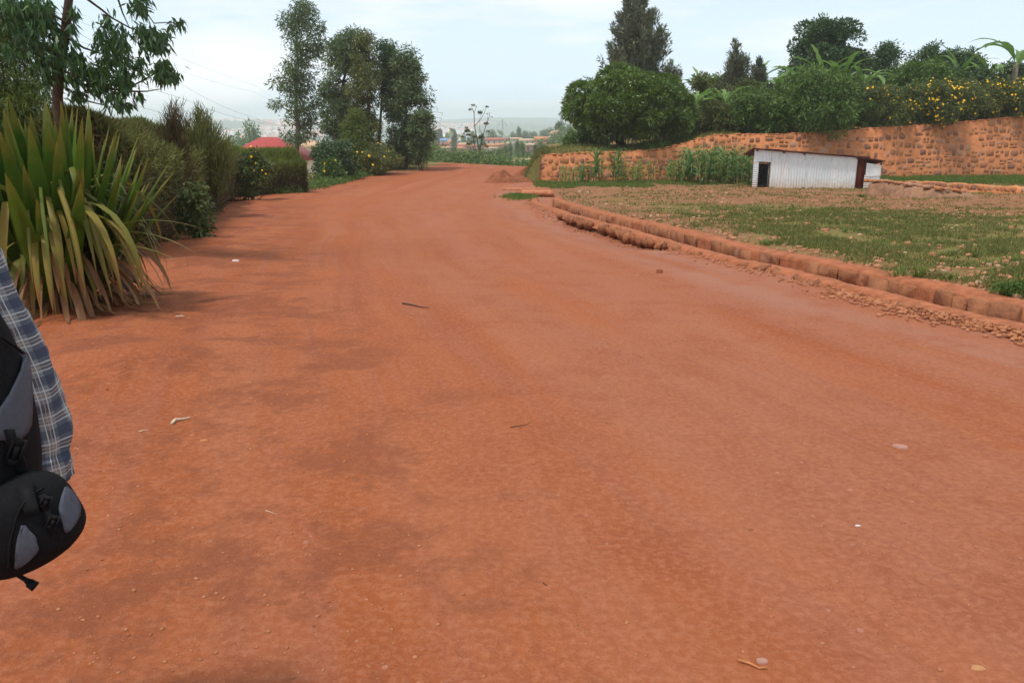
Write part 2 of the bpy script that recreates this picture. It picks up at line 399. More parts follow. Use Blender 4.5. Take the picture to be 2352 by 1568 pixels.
sub('road', isroad, M_road, UVt, 'wide unpaved road of packed red soil bending to the right')
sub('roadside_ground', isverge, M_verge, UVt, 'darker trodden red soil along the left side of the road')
sub('field', isfield, M_field, UVg, 'stony red plot with patchy grass to the right of the drain')
sub('distant_hills', isfar, M_far, UVt, 'valley and low hills beyond the road')

# terrace behind the retaining wall
tx = np.array(seq(-4, 3, .5, .35) + seq(3, 60, .6, 2)); ty = np.array([.0, .03, .12, .3] + seq(.5, 70, .6, 4))
TX, TS = np.meshgrid(tx, ty, indexing='ij'); TY = ywall(TX) + TS - .55 * (1 - ss(1.2, 1.9, TX))
TZ = WT(TX) - .05 + .012 * TS * ss(2, 10, TX) - 5 * ss(22, 40, TS) + .12 * fbm(TX * .6, TY * .6, 3, 77) * ss(.1, .8, TS) + .35 * np.exp(-((TX - 4.2) ** 2 / 9 + (TS - 3) ** 2 / 6))
lf = ss(1.75 + .05 * TS, -.1 + .02 * TS, TX) if False else 1 - ss(-.35 + .06 * TS, 1.75 + .05 * TS, TX)
TZ = TZ * (1 - lf) + (-3.6) * lf
ii = np.arange(TX.size).reshape(TX.shape)
tq = np.stack([ii[:-1, :-1], ii[1:, :-1], ii[1:, 1:], ii[:-1, 1:]], -1).reshape(-1, 4)
TZ[:, 0] = np.where(TX[:, 0] < 1.75, -3.4, TZ[:, 0])
TG = np.clip(.5 + .5 * fbm(TX * .3, TY * .3, 3, 5), .35, 1)
mb = MB(); mb.add(np.stack([TX, TY, TZ], -1).reshape(-1, 3), tq, np.stack([TG, TG], -1).reshape(-1, 2))
tag(build('terrace_ground', mb, M_field, None, True), 'grassy raised ground held up by the stone retaining wall', None, None, 'structure')
def TH(x, y):
    s = y - ywall(x); z = WT(x) - .05 + .045 * s * ss(2, 10, x) * .27
    return float(z)
# ------------------------------------------------------------------ materials of the objects
M_bark = flat('grey_brown_bark', (.13, .095, .07), .9, .35, .1, 0, 14, .6)
M_barkp = flat('pale_bark', (.20, .16, .12), .9, .3, .1, 0, 14, .5)
M_barkd = flat('dark_bark', (.075, .05, .035), .9, .3, .1, 0, 14, .5)
M_euc = leafmat('eucalyptus_leaf', [(0, (0.068, 0.105, 0.043)), (.5, (0.101, 0.151, 0.057)), (.85, (0.149, 0.203, 0.074)), (1, (0.203, 0.189, 0.068))], .3)
M_eucn = leafmat('dark_eucalyptus_leaf', [(0, (0.031, 0.063, 0.028)), (.5, (0.050, 0.101, 0.039)), (.85, (0.070, 0.168, 0.042)), (1, (0.168, 0.140, 0.042))], .28, .45, .4)
M_gumn = leafmat('glossy_dark_gum_leaf', [(0, (.020, .045, .015)), (.5, (.034, .078, .021)), (.85, (.052, .130, .026)), (1, (.11, .13, .03))], .28, .45, .35)
M_light = leafmat('yellow_green_leaf', [(0, (.07, .12, .02)), (.5, (.12, .18, .03)), (1, (.20, .21, .05))], .35)
M_grev = leafmat('silky_oak_leaf', [(0, (.075, .080, .045)), (.5, (.135, .145, .085)), (.8, (.20, .21, .13)), (1, (.20, .13, .07))], .2)
M_grevb = leafmat('olive_brown_leaf', [(0, (0.074, 0.102, 0.026)), (.5, (0.126, 0.156, 0.040)), (.85, (0.192, 0.192, 0.054)), (1, (0.228, 0.144, 0.048))], .3)
M_mango = leafmat('mango_leaf', [(0, (0.050, 0.094, 0.013)), (.5, (0.088, 0.150, 0.018)), (.85, (0.150, 0.225, 0.027)), (1, (0.188, 0.213, 0.037))], .25, .4, .5)
M_dark = leafmat('dark_evergreen_leaf', [(0, (0.029, 0.061, 0.020)), (.5, (0.052, 0.099, 0.032)), (1, (0.094, 0.152, 0.046))], .2, .45, .4)
M_fern = leafmat('feathery_green_leaf', [(0, (.045, .090, .018)), (.5, (.080, .145, .026)), (1, (.15, .22, .045))], .3)
M_bush = leafmat('bush_leaf', [(0, (0.061, 0.088, 0.024)), (.5, (0.101, 0.135, 0.038)), (1, (0.149, 0.176, 0.054))], .3)
M_twigg = leafmat('green_twigs', [(0, (0.083, 0.094, 0.029)), (.5, (0.138, 0.154, 0.046)), (1, (0.209, 0.220, 0.072))], .25, .7, .1)
M_twigb = leafmat('brown_twigs', [(0, (.060, .042, .022)), (.5, (.105, .078, .038)), (1, (.15, .13, .055))], .15, .8, .1)
M_twigl = leafmat('bright_green_twigs', [(0, (.10, .13, .025)), (.5, (.16, .20, .04)), (1, (.23, .26, .07))], .3, .7, .1)
M_ban = leafmat('banana_leaf', [(0, (.09, .165, .035)), (.5, (.15, .26, .055)), (1, (.25, .37, .10))], .4, .4, .4)
M_maize = leafmat('maize_leaf', [(0, (0.068, 0.143, 0.038)), (.6, (0.112, 0.210, 0.053)), (1, (0.195, 0.285, 0.075))], .35, .5, .3)
M_maizey = leafmat('yellowing_maize_leaf', [(0, (0.149, 0.218, 0.046)), (.6, (0.230, 0.287, 0.069)), (1, (0.368, 0.322, 0.103))], .35, .5, .3)
M_farleaf = leafmat('sunlit_slope_leaf', [(0, (.09, .135, .045)), (.5, (.15, .21, .065)), (1, (.24, .29, .10))], .3)
M_grass = leafmat('grass_blade', [(0, (.10, .125, .028)), (.5, (.16, .175, .045)), (.8, (.22, .19, .065)), (1, (.30, .20, .09))], .3, .6, .2)
M_grassg = leafmat('lush_grass_blade', [(0, (.09, .14, .022)), (.6, (.13, .19, .035)), (1, (.20, .21, .06))], .35, .6, .2)
M_flow = flat('orange_yellow_petals', (.95, .52, .015), .6, .12, .2)
M_mort = flat('red_earth_mortar', (.47, .180, .078), .95, .22, .1, 0, 3.5, .5)
M_mortd = flat('mud_covered_mortar', (.33, .115, .055), .95, .28, .1, 0, 7, .9)
M_mud = flat('grey_brown_mud', (.30, .165, .10), .95, .25, .1, 0, 5, .9)
M_pile = flat('heaped_soil', (.24, .085, .042), .95, .3, .1, 0, 6, .9)
M_slab = flat('red_stained_slab', (.42, .16, .08), .9, .2, .1, 0, 6, .5)
def stonemat(name, stops):
    t = NT(name); f = t.n('ShaderNodeSeparateXYZ', Vector=t.uv()).outputs[0]; o = t.obj()
    c = t.cramp(f, stops); g = t.noise(o, 9, 5, .65)
    c = t.mix(t.ramp(g, .35, .7, 0, .55), c, (.42, .19, .085)); c = t.mix(t.ramp(g, .45, .3, 0, .35), c, (.13, .06, .04))
    return t.done(c, .9, t.bump(t.noise(o, 22, 4), .6, .03), .15)
M_stone = stonemat('wall_stones', [(0, (.17, .08, .07)), (.14, (.24, .11, .085)), (.26, (.31, .12, .055)), (.5, (.38, .15, .065)), (.72, (.44, .18, .075)), (.9, (.42, .22, .14)), (1, (.44, .27, .19))])
M_stoned = stonemat('drain_stones', [(0, (.19, .075, .045)), (.5, (.27, .10, .05)), (1, (.32, .13, .065))])
M_bank = stonemat('earthy_bank_stones', [(0, (.15, .052, .03)), (.5, (.22, .075, .038)), (1, (.29, .105, .05))])
M_rub = stonemat('red_rubble', [(0, (.24, .085, .045)), (.5, (.36, .125, .06)), (1, (.43, .19, .10))])
M_peb = stonemat('pebbles', [(0, (.30, .12, .07)), (.5, (.42, .19, .11)), (.85, (.42, .22, .13)), (1, (.52, .38, .28))])
def strapmat(name, green, mid, tip, brown):
    t = NT(name); uv = t.uv(); sp = t.n('ShaderNodeSeparateXYZ', Vector=uv); r, v = sp.outputs[0], sp.outputs[1]; o = t.obj()
    c = t.mix(t.ramp(r, 0, 1), green, mid)
    c = t.mix(t.ramp(t.math('ADD', v, t.math('MULTIPLY', t.noise(o, 5, 3), .35)), .95, 1.2), c, tip)
    c = t.mix(t.ramp(t.noise(t.scl(o, (1, 1, .35)), 16, 4, .7), .60, .72, 0, brown), c, (.16, .075, .03))
    return t.done(c, .5, t.bump(t.noise(t.scl(o, (1, 1, .08)), 60, 2), .2, .01), .22, 0, .25)
M_agg = strapmat('stiff_green_leaf', (.030, .080, .006), (.095, .160, .016), (.19, .16, .03), .5)
M_agd = strapmat('drooping_olive_leaf', (.095, .130, .020), (.27, .180, .032), (.27, .125, .042), .9)
M_agx = strapmat('withered_brown_leaf', (.20, .09, .04), (.30, .155, .06), (.28, .14, .06), .7)

# ------------------------------------------------------------------ plant builders
def crown_in(outline, Y, n, shell=.45, lo=0.0):
    vs = np.array([o[0] for o in outline], float); uL = np.array([o[1] for o in outline], float); uR = np.array([o[2] for o in outline], float)
    vv = np.linspace(vs[0], vs[-1], 200); w = np.interp(vv, vs, uR - uL) + 2; cdf = np.cumsum(w) / w.sum()
    out = []
    for k in range(n):
        v = float(np.interp(rng.random(), cdf, vv)); a, b = np.interp(v, vs, uL), np.interp(v, vs, uR)
        th = rng.random() * 2 * math.pi; r = (shell + (1 - shell) * rng.random()) ** .7 if rng.random() < .75 else rng.random()
        u = (a + b) / 2 + (b - a) / 2 * r * math.cos(th) * .96; hw = (b - a) / 2 / F * Y * 1.02
        p = P(u, v, Y); q = p + np.array([0, hw * r * math.sin(th), 0]); out.append(q)
    return np.array(out)
def leafball(mb, c, n, sig, L, W, droop=.3, out=.5, sag=0, ax=(1, 1, .8)):
    u_ = nrm(rng.normal(size=(n, 3))); g = u_ * (rng.random((n, 1)) ** .45) * np.array(ax) * sig * 1.45 * rng.uniform(.75, 1.25, 3)
    d = nrm(g) * out + nrm(rng.normal(size=(n, 3))) * .75 + np.array([0, 0, -droop])
    leaves(mb, c + g, d, L * rng.uniform(.65, 1.25, n), W * rng.uniform(.7, 1.2, n), sag)
def limb(mb, a, b, r0, r1, rise=.25, n=4):
    a = np.asarray(a, float); b = np.asarray(b, float); t = np.linspace(0, 1, n)[:, None]
    m = a + (b - a) * t; m[:, 2] += rise * np.sin(t[:, 0] * math.pi) * -.25 * np.linalg.norm(b - a)
    m[1:-1] += rng.normal(size=(n - 2, 3)) * .03 * np.linalg.norm(b - a)
    mb.tube(m, np.linspace(r0, r1, n), 5, False)
def tree(name, label, cat, Y, trunk, r0, outline, ncl, per, L, W, leaf, bark, droop=.35, sig=.45, group=None, shell=.45, gz=None, out=.5, extra=None, rise=.35, ax=(1, 1, .8), lobes=0):
    pts = np.array([P(u, v, Y) for u, v in trunk]); x0, y0, z0 = pts[0]
    zg = float(gz) if gz is not None else float(H(x0, y0)); pts[0][2] = min(zg - .1, pts[1][2] - .05)
    root = thing(name, label, cat, (pts[0][0], Y, zg), 0, group)
    tt = np.linspace(0, 1, 12); seg = np.linspace(0, 1, len(pts)); path = np.stack([np.interp(tt, seg, pts[:, k]) for k in range(3)], -1)
    path[1:-1, :2] += rng.normal(size=(10, 2)) * r0 * .35
    rad = r0 * (1 - .85 * tt) + .01
    tb = MB(); tb.tube(path, rad, 8, False); lm = MB(); lb = MB()
    cs = crown_in(outline, Y, ncl, shell)
    if extra is not None: cs = np.concatenate([cs, np.array([P(u, v, Y + dy) for u, v, dy in extra])])
    for c in cs:
        h = np.linalg.norm(c[:2] - path[:, :2].mean(0)); zt = c[2] - rise * h - .1
        k = int(np.clip(np.searchsorted(path[:, 2], zt), 1, 11)); a = path[k] if path[k][2] < c[2] + .3 else path[max(1, k - 1)]
        limb(lm, a, c, max(rad[k] * .45, .012), .008, rise)
        leafball(lb, c, int(per * rng.uniform(.6, 1.3)), sig * rng.uniform(.75, 1.2), L, W, droop, out, 0, ax)
    if lobes:      # big domes of foliage with gaps between them
        for c in crown_in(outline, Y, lobes[0], .82):
            rr = lobes[1] * rng.uniform(.65, 1.25); n = int(lobes[2] * rr * rr); u_ = nrm(rng.normal(size=(n, 3)) + np.array([0, -.15, .55])); g = u_ * rr * np.array([1, 1, .62]) * rng.uniform(.82, 1.05, (n, 1))
            leaves(lb, c + g, u_ * .9 + rng.normal(size=(n, 3)) * .45 + np.array([0, 0, -droop]), L * rng.uniform(.7, 1.2, n), W * rng.uniform(.8, 1.2, n))
    build('trunk', tb, bark, root, True); build('limbs', lm, bark, root, True); build('crown', lb, leaf, root)
    return root
def plume(name, label, cat, Y, trunk, r0, outline, nb, per, L, W, leaf, bark, gz=None, rise=1.0, rad=.17, up=.9, fill=0, shell=.25):
    """tree of upswept boughs: sprays of leaves along the outer half of each bough"""
    pts = np.array([P(u, v, Y) for u, v in trunk]); zg = float(gz) if gz is not None else float(H(pts[0][0], Y)); pts[0][2] = min(zg - .1, pts[1][2] - .05)
    root = thing(name, label, cat, (pts[0][0], Y, zg)); tt = np.linspace(0, 1, 12); seg = np.linspace(0, 1, len(pts)); path = np.stack([np.interp(tt, seg, pts[:, k]) for k in range(3)], -1); rd = r0 * (1 - .85 * tt) + .01
    tb = MB(); tb.tube(path, rd, 8, False); lm = MB(); lb = MB()
    for c in crown_in(outline, Y, nb, shell):
        h = math.hypot(c[0] - np.interp(c[2], path[:, 2], path[:, 0]), c[1] - Y); za = c[2] - rise * h - rng.uniform(.4, 1.0); k = int(np.clip(np.searchsorted(path[:, 2], za), 1, 11)); a = path[k].copy()
        if a[2] > c[2] - .2: a[2] = c[2] - .5
        m_ = (a + c) / 2 + np.array([(c[0] - a[0]) * .22, (c[1] - a[1]) * .22, -.12 * h]); lm.tube([a, m_, c], [max(rd[k] * .4, .012), .012, .005], 4, False)
        n = int(per * rng.uniform(.7, 1.3)); f = rng.uniform(.15, 1.04, n)[:, None]; q = (1 - f) ** 2 * a + 2 * f * (1 - f) * m_ + f ** 2 * c
        g = nrm(rng.normal(size=(n, 3))) * rad * rng.random((n, 1)) ** .6 * (1.35 - .8 * f); leaves(lb, q + g, nrm(c - m_) * up + nrm(g) * .6 + rng.normal(size=(n, 3)) * .3, L * rng.uniform(.6, 1.3, n), W * rng.uniform(.7, 1.2, n))
    build('trunk', tb, bark, root, True); build('boughs', lm, bark, root, True); build('crown', lb, leaf, root); return root
def bush(name, label, cat, Y, outline, ncl, per, L, W, leaf, droop=.1, sig=.3, group=None, stems=5, stemmat=None, gz=None, flowers=0, out=.5, shell=.4, fsize=.09, depth=1.0, fcol=None):
    vs = [o[0] for o in outline]; ub = (outline[-1][1] + outline[-1][2]) / 2
    b = P(ub, outline[-1][0], Y); zg = float(gz) if gz is not None else float(H(b[0], Y))
    root = thing(name, label, cat, (b[0], Y, zg), 0, group)
    lb = MB(); cs = crown_in(outline, Y, ncl, shell); cs[:, 1] = Y + (cs[:, 1] - Y) * depth
    for c in cs: leafball(lb, c, int(per * rng.uniform(.6, 1.3)), sig * rng.uniform(.7, 1.2), L, W, droop, out)
    build('foliage', lb, leaf, root)
    sm = MB()
    for k in range(stems):
        c = cs[rng.integers(len(cs))]; a = np.array([b[0] + rng.normal() * .25, Y + rng.normal() * .2, zg - .1]); limb(sm, a, c, .03, .01, .1)
    build('stems', sm, stemmat or M_barkd, root)
    if flowers:
        fb = MB(); ctr = cs.mean(0); n = flowers
        c = cs[rng.integers(len(cs), size=n)]; g = nrm(rng.normal(size=(n, 3)) + np.array([0, -1.4, .3])) * sig * 1.35
        for c_, g_ in zip(c, g):
            p = c_ + g_; nn = nrm(g_ + rng.normal(size=3) * .05)
            s1 = nrm(np.cross(nn, [0, 0, 1.])); s2 = np.cross(nn, s1); rr = fsize * random.uniform(.6, 1.1)
            V = [p + nn * .02] + [p + nn * .02 * (k % 2) + rr * (1 if k % 2 == 0 else .5) * (math.cos(k * math.pi / 5) * s1 + math.sin(k * math.pi / 5) * s2) for k in range(10)]
            fb.add(V, [(0, 1 + k, 1 + (k + 1) % 10) for k in range(10)])
        tag(build('blossoms', fb, M_flow, root), None, None, None, 'stuff' if n > 100 else None)
    return root

# ------------------------------------------------------------------ stone retaining wall
def wface(x, z):  # front face of the wall, leaning back as it rises
    zt = WT(x); return ywall(x) - .02 - .13 * (zt - z)
def hz(x): return float(H(x, ywall(x) - .5))
wall = thing('retaining_wall', 'long retaining wall of reddish stones set in earth mortar, rising towards the right', 'wall', (W0[0], W0[1], hz(W0[0])))
mb = MB(); xs = np.arange(1.75, 48, .4); n = len(xs); V = []
for i, x in enumerate(xs):
    zt = float(WT(x)) + .03 * math.sin(i * 1.7) + .02 * math.sin(i * 5.1); zb = hz(x) - .5
    fl = .55 * max(0, 1 - i / 1.0)
    V += [(x - fl, wface(x, zb), zb), (x, wface(x, zt) + .0, zt), (x, ywall(x) + .4, zt), (x, ywall(x) + .4, zb)]
Fs = []
for i in range(n - 1):
    a = i * 4; b = a + 4
    Fs += [(a, b, b + 1, a + 1), (a + 1, b + 1, b + 2, a + 2), (a + 2, b + 2, b + 3, a + 3)]
Fs += [(0, 1, 2, 3), (n * 4 - 4, n * 4 - 1, n * 4 - 2, n * 4 - 3)]
mb.add(V, Fs); build('mortar', mb, M_mort, wall)
mb = MB()
def stoneface(mb, c, sx, sz, ex, ez, ey, k=.80, pr=.035, p=.42):
    """rounded stone standing proud of a face; ex/ez in-plane axes, ey outwards"""
    m = 12; ang = np.arange(m) * 2 * math.pi / m + random.random() * .5
    jit = rng.uniform(.90, 1.06, m)
    cx_ = np.sign(np.cos(ang)) * np.abs(np.cos(ang)) ** p * sx / 2 * jit; cz_ = np.sign(np.sin(ang)) * np.abs(np.sin(ang)) ** p * sz / 2 * jit
    tilt = rng.normal(size=2) * .04
    o = c + cx_[:, None] * ex + cz_[:, None] * ez - ey * .02
    q = c + k * cx_[:, None] * ex + k * cz_[:, None] * ez + ey * (pr * random.uniform(.6, 1.3) + cx_ * tilt[0] + cz_ * tilt[1])[:, None]
    V = np.concatenate([o, q]); r = random.random()
    mb.add(V, [(i, (i + 1) % m, m + (i + 1) % m, m + i) for i in range(m)] + [tuple(range(m, 2 * m))], np.full((2 * m, 2), r))
h = 0.0
ex = nrm(np.array([W1[0] - W0[0], W1[1] - W0[1], 0.])); ez_ = nrm(np.array([0, .13, 1.])); ey_ = np.array([0, -1., .13])
def put(xc, z, w, hh):
    zt = float(WT(xc))
    if z + hh * .45 > zt or random.random() > (.96 if xc < 14 else .84): return
    fl = .50 * max(0, 1 - (xc - 1.75) / .8) * (zt - z) / 1.45
    stoneface(mb, np.array([xc - fl, wface(xc, z), z]), w * (1.0 if xc < 14 else random.uniform(.82, 1)), hh * (1.0 if xc < 14 else random.uniform(.8, 1)), ex, ez_, ey_, .88, .010)
while h < 4.8:
    rh = random.uniform(.34, .50); x = 1.75 + random.uniform(0, .2)
    while x < 47:
        w = random.choice([.22, .30, .36, .44, .52, .62]) * random.uniform(.85, 1.1); xc = x + w / 2
        z = hz(x) - .2 + h + rh / 2 + .10 * math.sin(x * .9 + h * 2) + random.uniform(-.07, .07)
        if w > .34 and random.random() < .28:
            q = random.uniform(.38, .62); put(xc, z - rh * (1 - q) / 2, w, rh * q); put(xc - w * .22, z + rh * q / 2, w * .5, rh * (1 - q)); put(xc + w * .27, z + rh * q / 2, w * .42, rh * (1 - q))
        else: put(xc, z, w, rh * random.uniform(.85, 1.05))
        x += w + .01
    h += rh
build('stones', mb, M_stone, wall)
mb = MB()   # capping row of small stones and grit along the top edge
x = 1.8
while x < 47:
    w = random.uniform(.2, .5); z = float(WT(x)); p = np.array([x, float(ywall(x)) + .12, z + .01])
    mb.box((-w / 2, -.14, -.06), (w / 2, .16, random.uniform(.02, .07)), Matrix.Translation(Vector(p)) @ Matrix.Rotation(random.uniform(-.15, .15), 4, 'Y'), .02); x += w
build('coping', mb, M_mort, wall)
# ------------------------------------------------------------------ stone-lined drain
drain = thing('roadside_drain', 'stone-lined open drain running along the right side of the road', 'drain', (XK(12), 12, float(base(12))))
kb = MB(); fw = MB(); cap = MB()
ys = np.arange(4.0, 33.6, .09)
def prof(mb, off, f):
    V = []; m = len(off)
    for y in ys:
        x = float(XK(y)); tx_ = float(XK(y + .1) - XK(y - .1)) / .2; nn = np.array([1, -tx_]) / math.hypot(1, tx_)
        for (a, z) in off:
            jj = (random.uniform(-.006, .006) + .035 * float(fbm(y * 2.6, a * 5, 4, 4)), random.uniform(-.005, .005) + .028 * float(fbm(y * 2.2, a * 4, 4, 6)) * (1 if z > 0 else .3)) 
            V.append((x + a + jj[0], y, float(base(y)) + .05 * float(fbm(x * .35, y * .35, 3, 11)) + z + jj[1]))
    nn_ = len(ys); mb.add(V, [(i * m + k, i * m + k + 1, (i + 1) * m + k + 1, (i + 1) * m + k) for i in range(nn_ - 1) for k in range(m - 1)])
prof(cap, [(-.12, -.10), (-.05, .02), (-.015, .042), (.06, .052), (.14, .055), (.20, .048), (.225, .035), (.245, -.32)], 0)
build('kerb_cap', cap, M_mortd, drain)
prof(fw, [(.815, -.34), (.83, .03), (.84, .085), (.90, .10), (1.0, .115), (1.12, .12), (1.25, .02)], 0)
build('field_side_wall', fw, M_mortd, drain)
sb = MB(); y = 4.0
while y < 33.4:
    L = random.uniform(.10, .27) * (1 + y * .008); x = float(XK(y + L / 2)); b0 = float(base(y)); sl = math.atan(float(XK(y + .2) - XK(y - .2)) / .4)
    er = float(ss(14.5, 17.5, y) * (1 - ss(23, 26.5, y)))
    if random.random() < (.10 + .5 * er + (.42 if 8.5 < y < 12.5 else 0)):
        hh = random.uniform(.06, .12) + .09 * er
        M = Matrix.Translation((x - .05 - random.uniform(0, .05) - .07 * er, y + L / 2, b0 + .01 - hh / 2 + random.uniform(-.02, .03))) @ Matrix.Rotation(-sl + random.uniform(-.3, .3), 4, 'Z') @ Matrix.Rotation(random.uniform(-.45, .3), 4, 'Y') @ Matrix.Rotation(random.uniform(-.35, .35), 4, 'X')
        V = np.array([[sx * .055, sy * L * .46, sz * hh / 2] for sx in (-1, 1) for sy in (-1, 1) for sz in (-1, 1)]) + rng.uniform(-.040, .040, (8, 3))
        V = V @ np.array(M.to_3x3()).T + np.array(M.translation)
        sb.add(V, [(0, 1, 3, 2), (4, 6, 7, 5), (0, 4, 5, 1), (2, 3, 7, 6), (0, 2, 6, 4), (1, 5, 7, 3)], np.full((8, 2), random.random()))
    if False:   # exposed lower course
        M = Matrix.Translation((x - .16 - random.uniform(0, .14), y + L / 2, b0 - .14 + random.uniform(-.05, .05))) @ Matrix.Rotation(random.uniform(-.6, .6), 4, 'Z') @ Matrix.Rotation(random.uniform(-.6, .3), 4, 'Y')
        V = np.array([[sx * .09, sy * L * .45, sz * .045] for sx in (-1, 1) for sy in (-1, 1) for sz in (-1, 1)]) + rng.uniform(-.03, .03, (8, 3))
        V = V @ np.array(M.to_3x3()).T + np.array(M.translation)
        sb.add(V, [(0, 1, 3, 2), (4, 6, 7, 5), (0, 4, 5, 1), (2, 3, 7, 6), (0, 2, 6, 4), (1, 5, 7, 3)], np.full((8, 2), random.random()))
    y += L * .96
build('kerb_stones', sb, M_bank, drain)
sb = MB(); y = 4.0
while y < 33.4:
    L = random.uniform(.18, .42) * (1 + y * .012); x = float(XK(y + L / 2)); b0 = float(base(y)); tx_ = float(XK(y + .2) - XK(y - .2)) / .4
    ey = nrm(np.array([-1, tx_, .12])); exx = nrm(np.array([tx_, 1, -.045]))
    if random.random() < .8:
        stoneface(sb, np.array([x + .795 + random.uniform(-.01, .015), y + L / 2, b0 - .07 + random.uniform(-.02, .02)]), L * .99, random.uniform(.24, .30), exx, np.array([.02, 0, 1.]), ey, .95, .006, .22)
    y += L
build('lining_stones', sb, M_stoned, drain)
# culvert slab
g = G(1243, 447, .1); 
cv = thing('culvert_slab', 'flat reddish slab bridging the drain at its far end', 'slab', g)
mb = MB(); s1 = P(1205, 440, g[1] + .7); 
x0, x1 = P(1198, 450, g[1])[0], P(1272, 450, g[1])[0]
zt = P(1243, 441, g[1])[2]; zb = P(1243, 450, g[1])[2]
V = []
for x in np.linspace(x0, x1, 9):
    for (yy, zz) in ((g[1], zb), (g[1], zt), (g[1] + 1.3, zt + .02), (g[1] + 1.3, zb)): V.append((x + random.uniform(-.02, .02), yy + random.uniform(-.04, .04), zz + random.uniform(-.02, .02)))
mb.add(V, [(i * 4 + k, (i + 1) * 4 + k, (i + 1) * 4 + (k + 1) % 4, i * 4 + (k + 1) % 4) for i in range(8) for k in range(4)] + [(0, 1, 2, 3), (35, 34, 33, 32)])
build('slab', mb, M_slab, cv)
mb = MB(); M_void = flat('culvert_mouth_shade', (.03, .015, .01), 1, .2)
mb.box((x0 + .55, g[1] + .25, zb - .5), (x1 - .45, g[1] + .3, zb + .02)); build('opening_shade', mb, M_void, cv)  # near-black sheet under the slab: the culvert mouth's shade painted as colour
mb = MB()
for xa in (x0 + .1, x1 - .5): mb.box((xa, g[1] + .1, zb - .55), (xa + .45, g[1] + 1.2, zb + .01), None, .03)
build('abutment', mb, M_stoned, cv)
g2 = G(1205, 434, .05); mb = MB(); mb.box((-1.1, -.12, -.1), (1.25, .14, .06), Matrix.Translation(Vector(g2)), .03)
tag(build('concrete_strip', mb, M_slab), 'thin weathered strip of stone edging just beyond the culvert slab', 'edging')

# ------------------------------------------------------------------ corrugated iron shed
t = NT('galvanised_sheet'); o = t.obj(); sp = t.n('ShaderNodeSeparateXYZ', Vector=o)
c = t.mix(t.ramp(t.noise(t.scl(o, (1, 1, .25)), 2.2, 5, .65), .35, .65), (.68, .73, .77), (.80, .82, .82))
gz_ = t.ramp(t.math('ADD', sp.outputs[2], t.math('MULTIPLY', t.noise(o, 5, 4), .8)), .45, 1.0, 1, 0)
c = t.mix(t.math('MULTIPLY', gz_, .8), c, (.60, .42, .28)); c = t.mix(t.ramp(t.noise(o, 3.5, 5, .7), .58, .68, 0, .7), c, (.50, .46, .40)); st_ = t.noise(t.scl(o, (9, 9, .5)), 1.0, 4, .6); c = t.mix(t.ramp(st_, .60, .70, 0, .45), c, (.34, .20, .13))
M_tin = t.done(c, .5, None, .4, .25)
M_tind = flat('dull_grey_sheet', (.30, .31, .31), .6, .25, .3, .2, 3)
M_rust = flat('rusty_sheet', (.16, .065, .04), .8, .35, .2, 0, 6)
M_wood = flat('weathered_timber', (.12, .07, .05), .9, .3, .1, 0, 8)
M_reddoor = flat('red_brown_painted_sheet', (.22, .045, .025), .7, .2, .3, 0, 4)
gs = G(1845, 431, .12); SY = float(gs[1]); sz0 = float(H(gs[0], SY))
SX = float(P(1729, 430, SY)[0]); TH_ = R(9); cS, sS = math.cos(TH_), math.sin(TH_)
shed = thing('corrugated_shed', 'low corrugated iron shed with an open doorway, in front of the stone wall', 'shed', (SX, SY, sz0 - .05), -TH_)
def X(u, v=400):
    d = ray(u, v); k = d[0] / d[1]; return float(SX + (k * SY - SX) / (cS + k * sS))
def Zv(v, u=1850):
    return float(P(u, v, SY - (X(u) - SX) * sS)[2])
def corr(name, x0, x1, zb, ztf, y, m, parent, vert=True, pitch=.13, amp=.022, ry=0.0):
    mb = MB()
    if vert:
        xs = np.arange(x0, x1 + .001, pitch / 4); V = []; Fs = []
        for i, x in enumerate(xs):
            yy = y + amp * math.sin(i * math.pi / 2) + .01 * math.sin(x * 2.1); zt = ztf(x) if callable(ztf) else ztf
            zb_ = zb - .02 * math.sin(x * 3); V += [(x, yy, zb_), (x + .004 * math.sin(x * 9), yy + .01, zb_ + (zt - zb_) * .5), (x, yy, zt)]
            if i: a = (i - 1) * 3; Fs += [(a, a + 3, a + 4, a + 1), (a + 1, a + 4, a + 5, a + 2)]
    else:
        zt = ztf(x0) if callable(ztf) else ztf
        zs = np.arange(zb, zt, pitch / 4); V = []; Fs = []
        for i, z in enumerate(zs):
            yy = y + amp * math.sin(i * math.pi / 2); V += [(x0, yy, z), (x1, yy, z)]
            if i: a = (i - 1) * 2; Fs += [(a, a + 1, a + 3, a + 2)]
    mb.add(V, Fs); return build(name, mb, m, parent)
zb = sz0 - .12; xl, xr = X(1729), X(1968); xd0, xd1 = X(1741), X(1768); xe = X(2023)
def roofz(x): return np.interp(x, [xl, xr], [Zv(341, 1729), Zv(359.5, 1968)])
def roofz2(x): return np.interp(x, [xr, xe], [Zv(360.5, 1968), Zv(369, 2023)])
ztd = Zv(372, 1750); D = 3.2
corr('front_sheet', xd1, xr, zb, lambda x: float(roofz(x)) - .03, SY, M_tin, shed)
corr('lintel_sheet', xl, xd1 + .02, ztd, lambda x: float(roofz(x)) - .03, SY - .03, M_tin, shed)
corr('jamb_sheet', xl, xd0, zb, ztd + .02, SY - .012, M_tin, shed, False, .09, .02)
corr('right_panel', X(1988), xe, zb + .8, lambda x: float(roofz2(x)) - .22, SY - .02, M_tin, shed, True, .12, .01)
corr('right_panel_base', X(1986), X(1998), zb, zb + .84, SY + .01, M_tin, shed, False, .09, .02)
corr('lower_right_panel', X(1998), xe, zb, zb + .82, SY + .01, M_tin, shed, True, .12, .01)
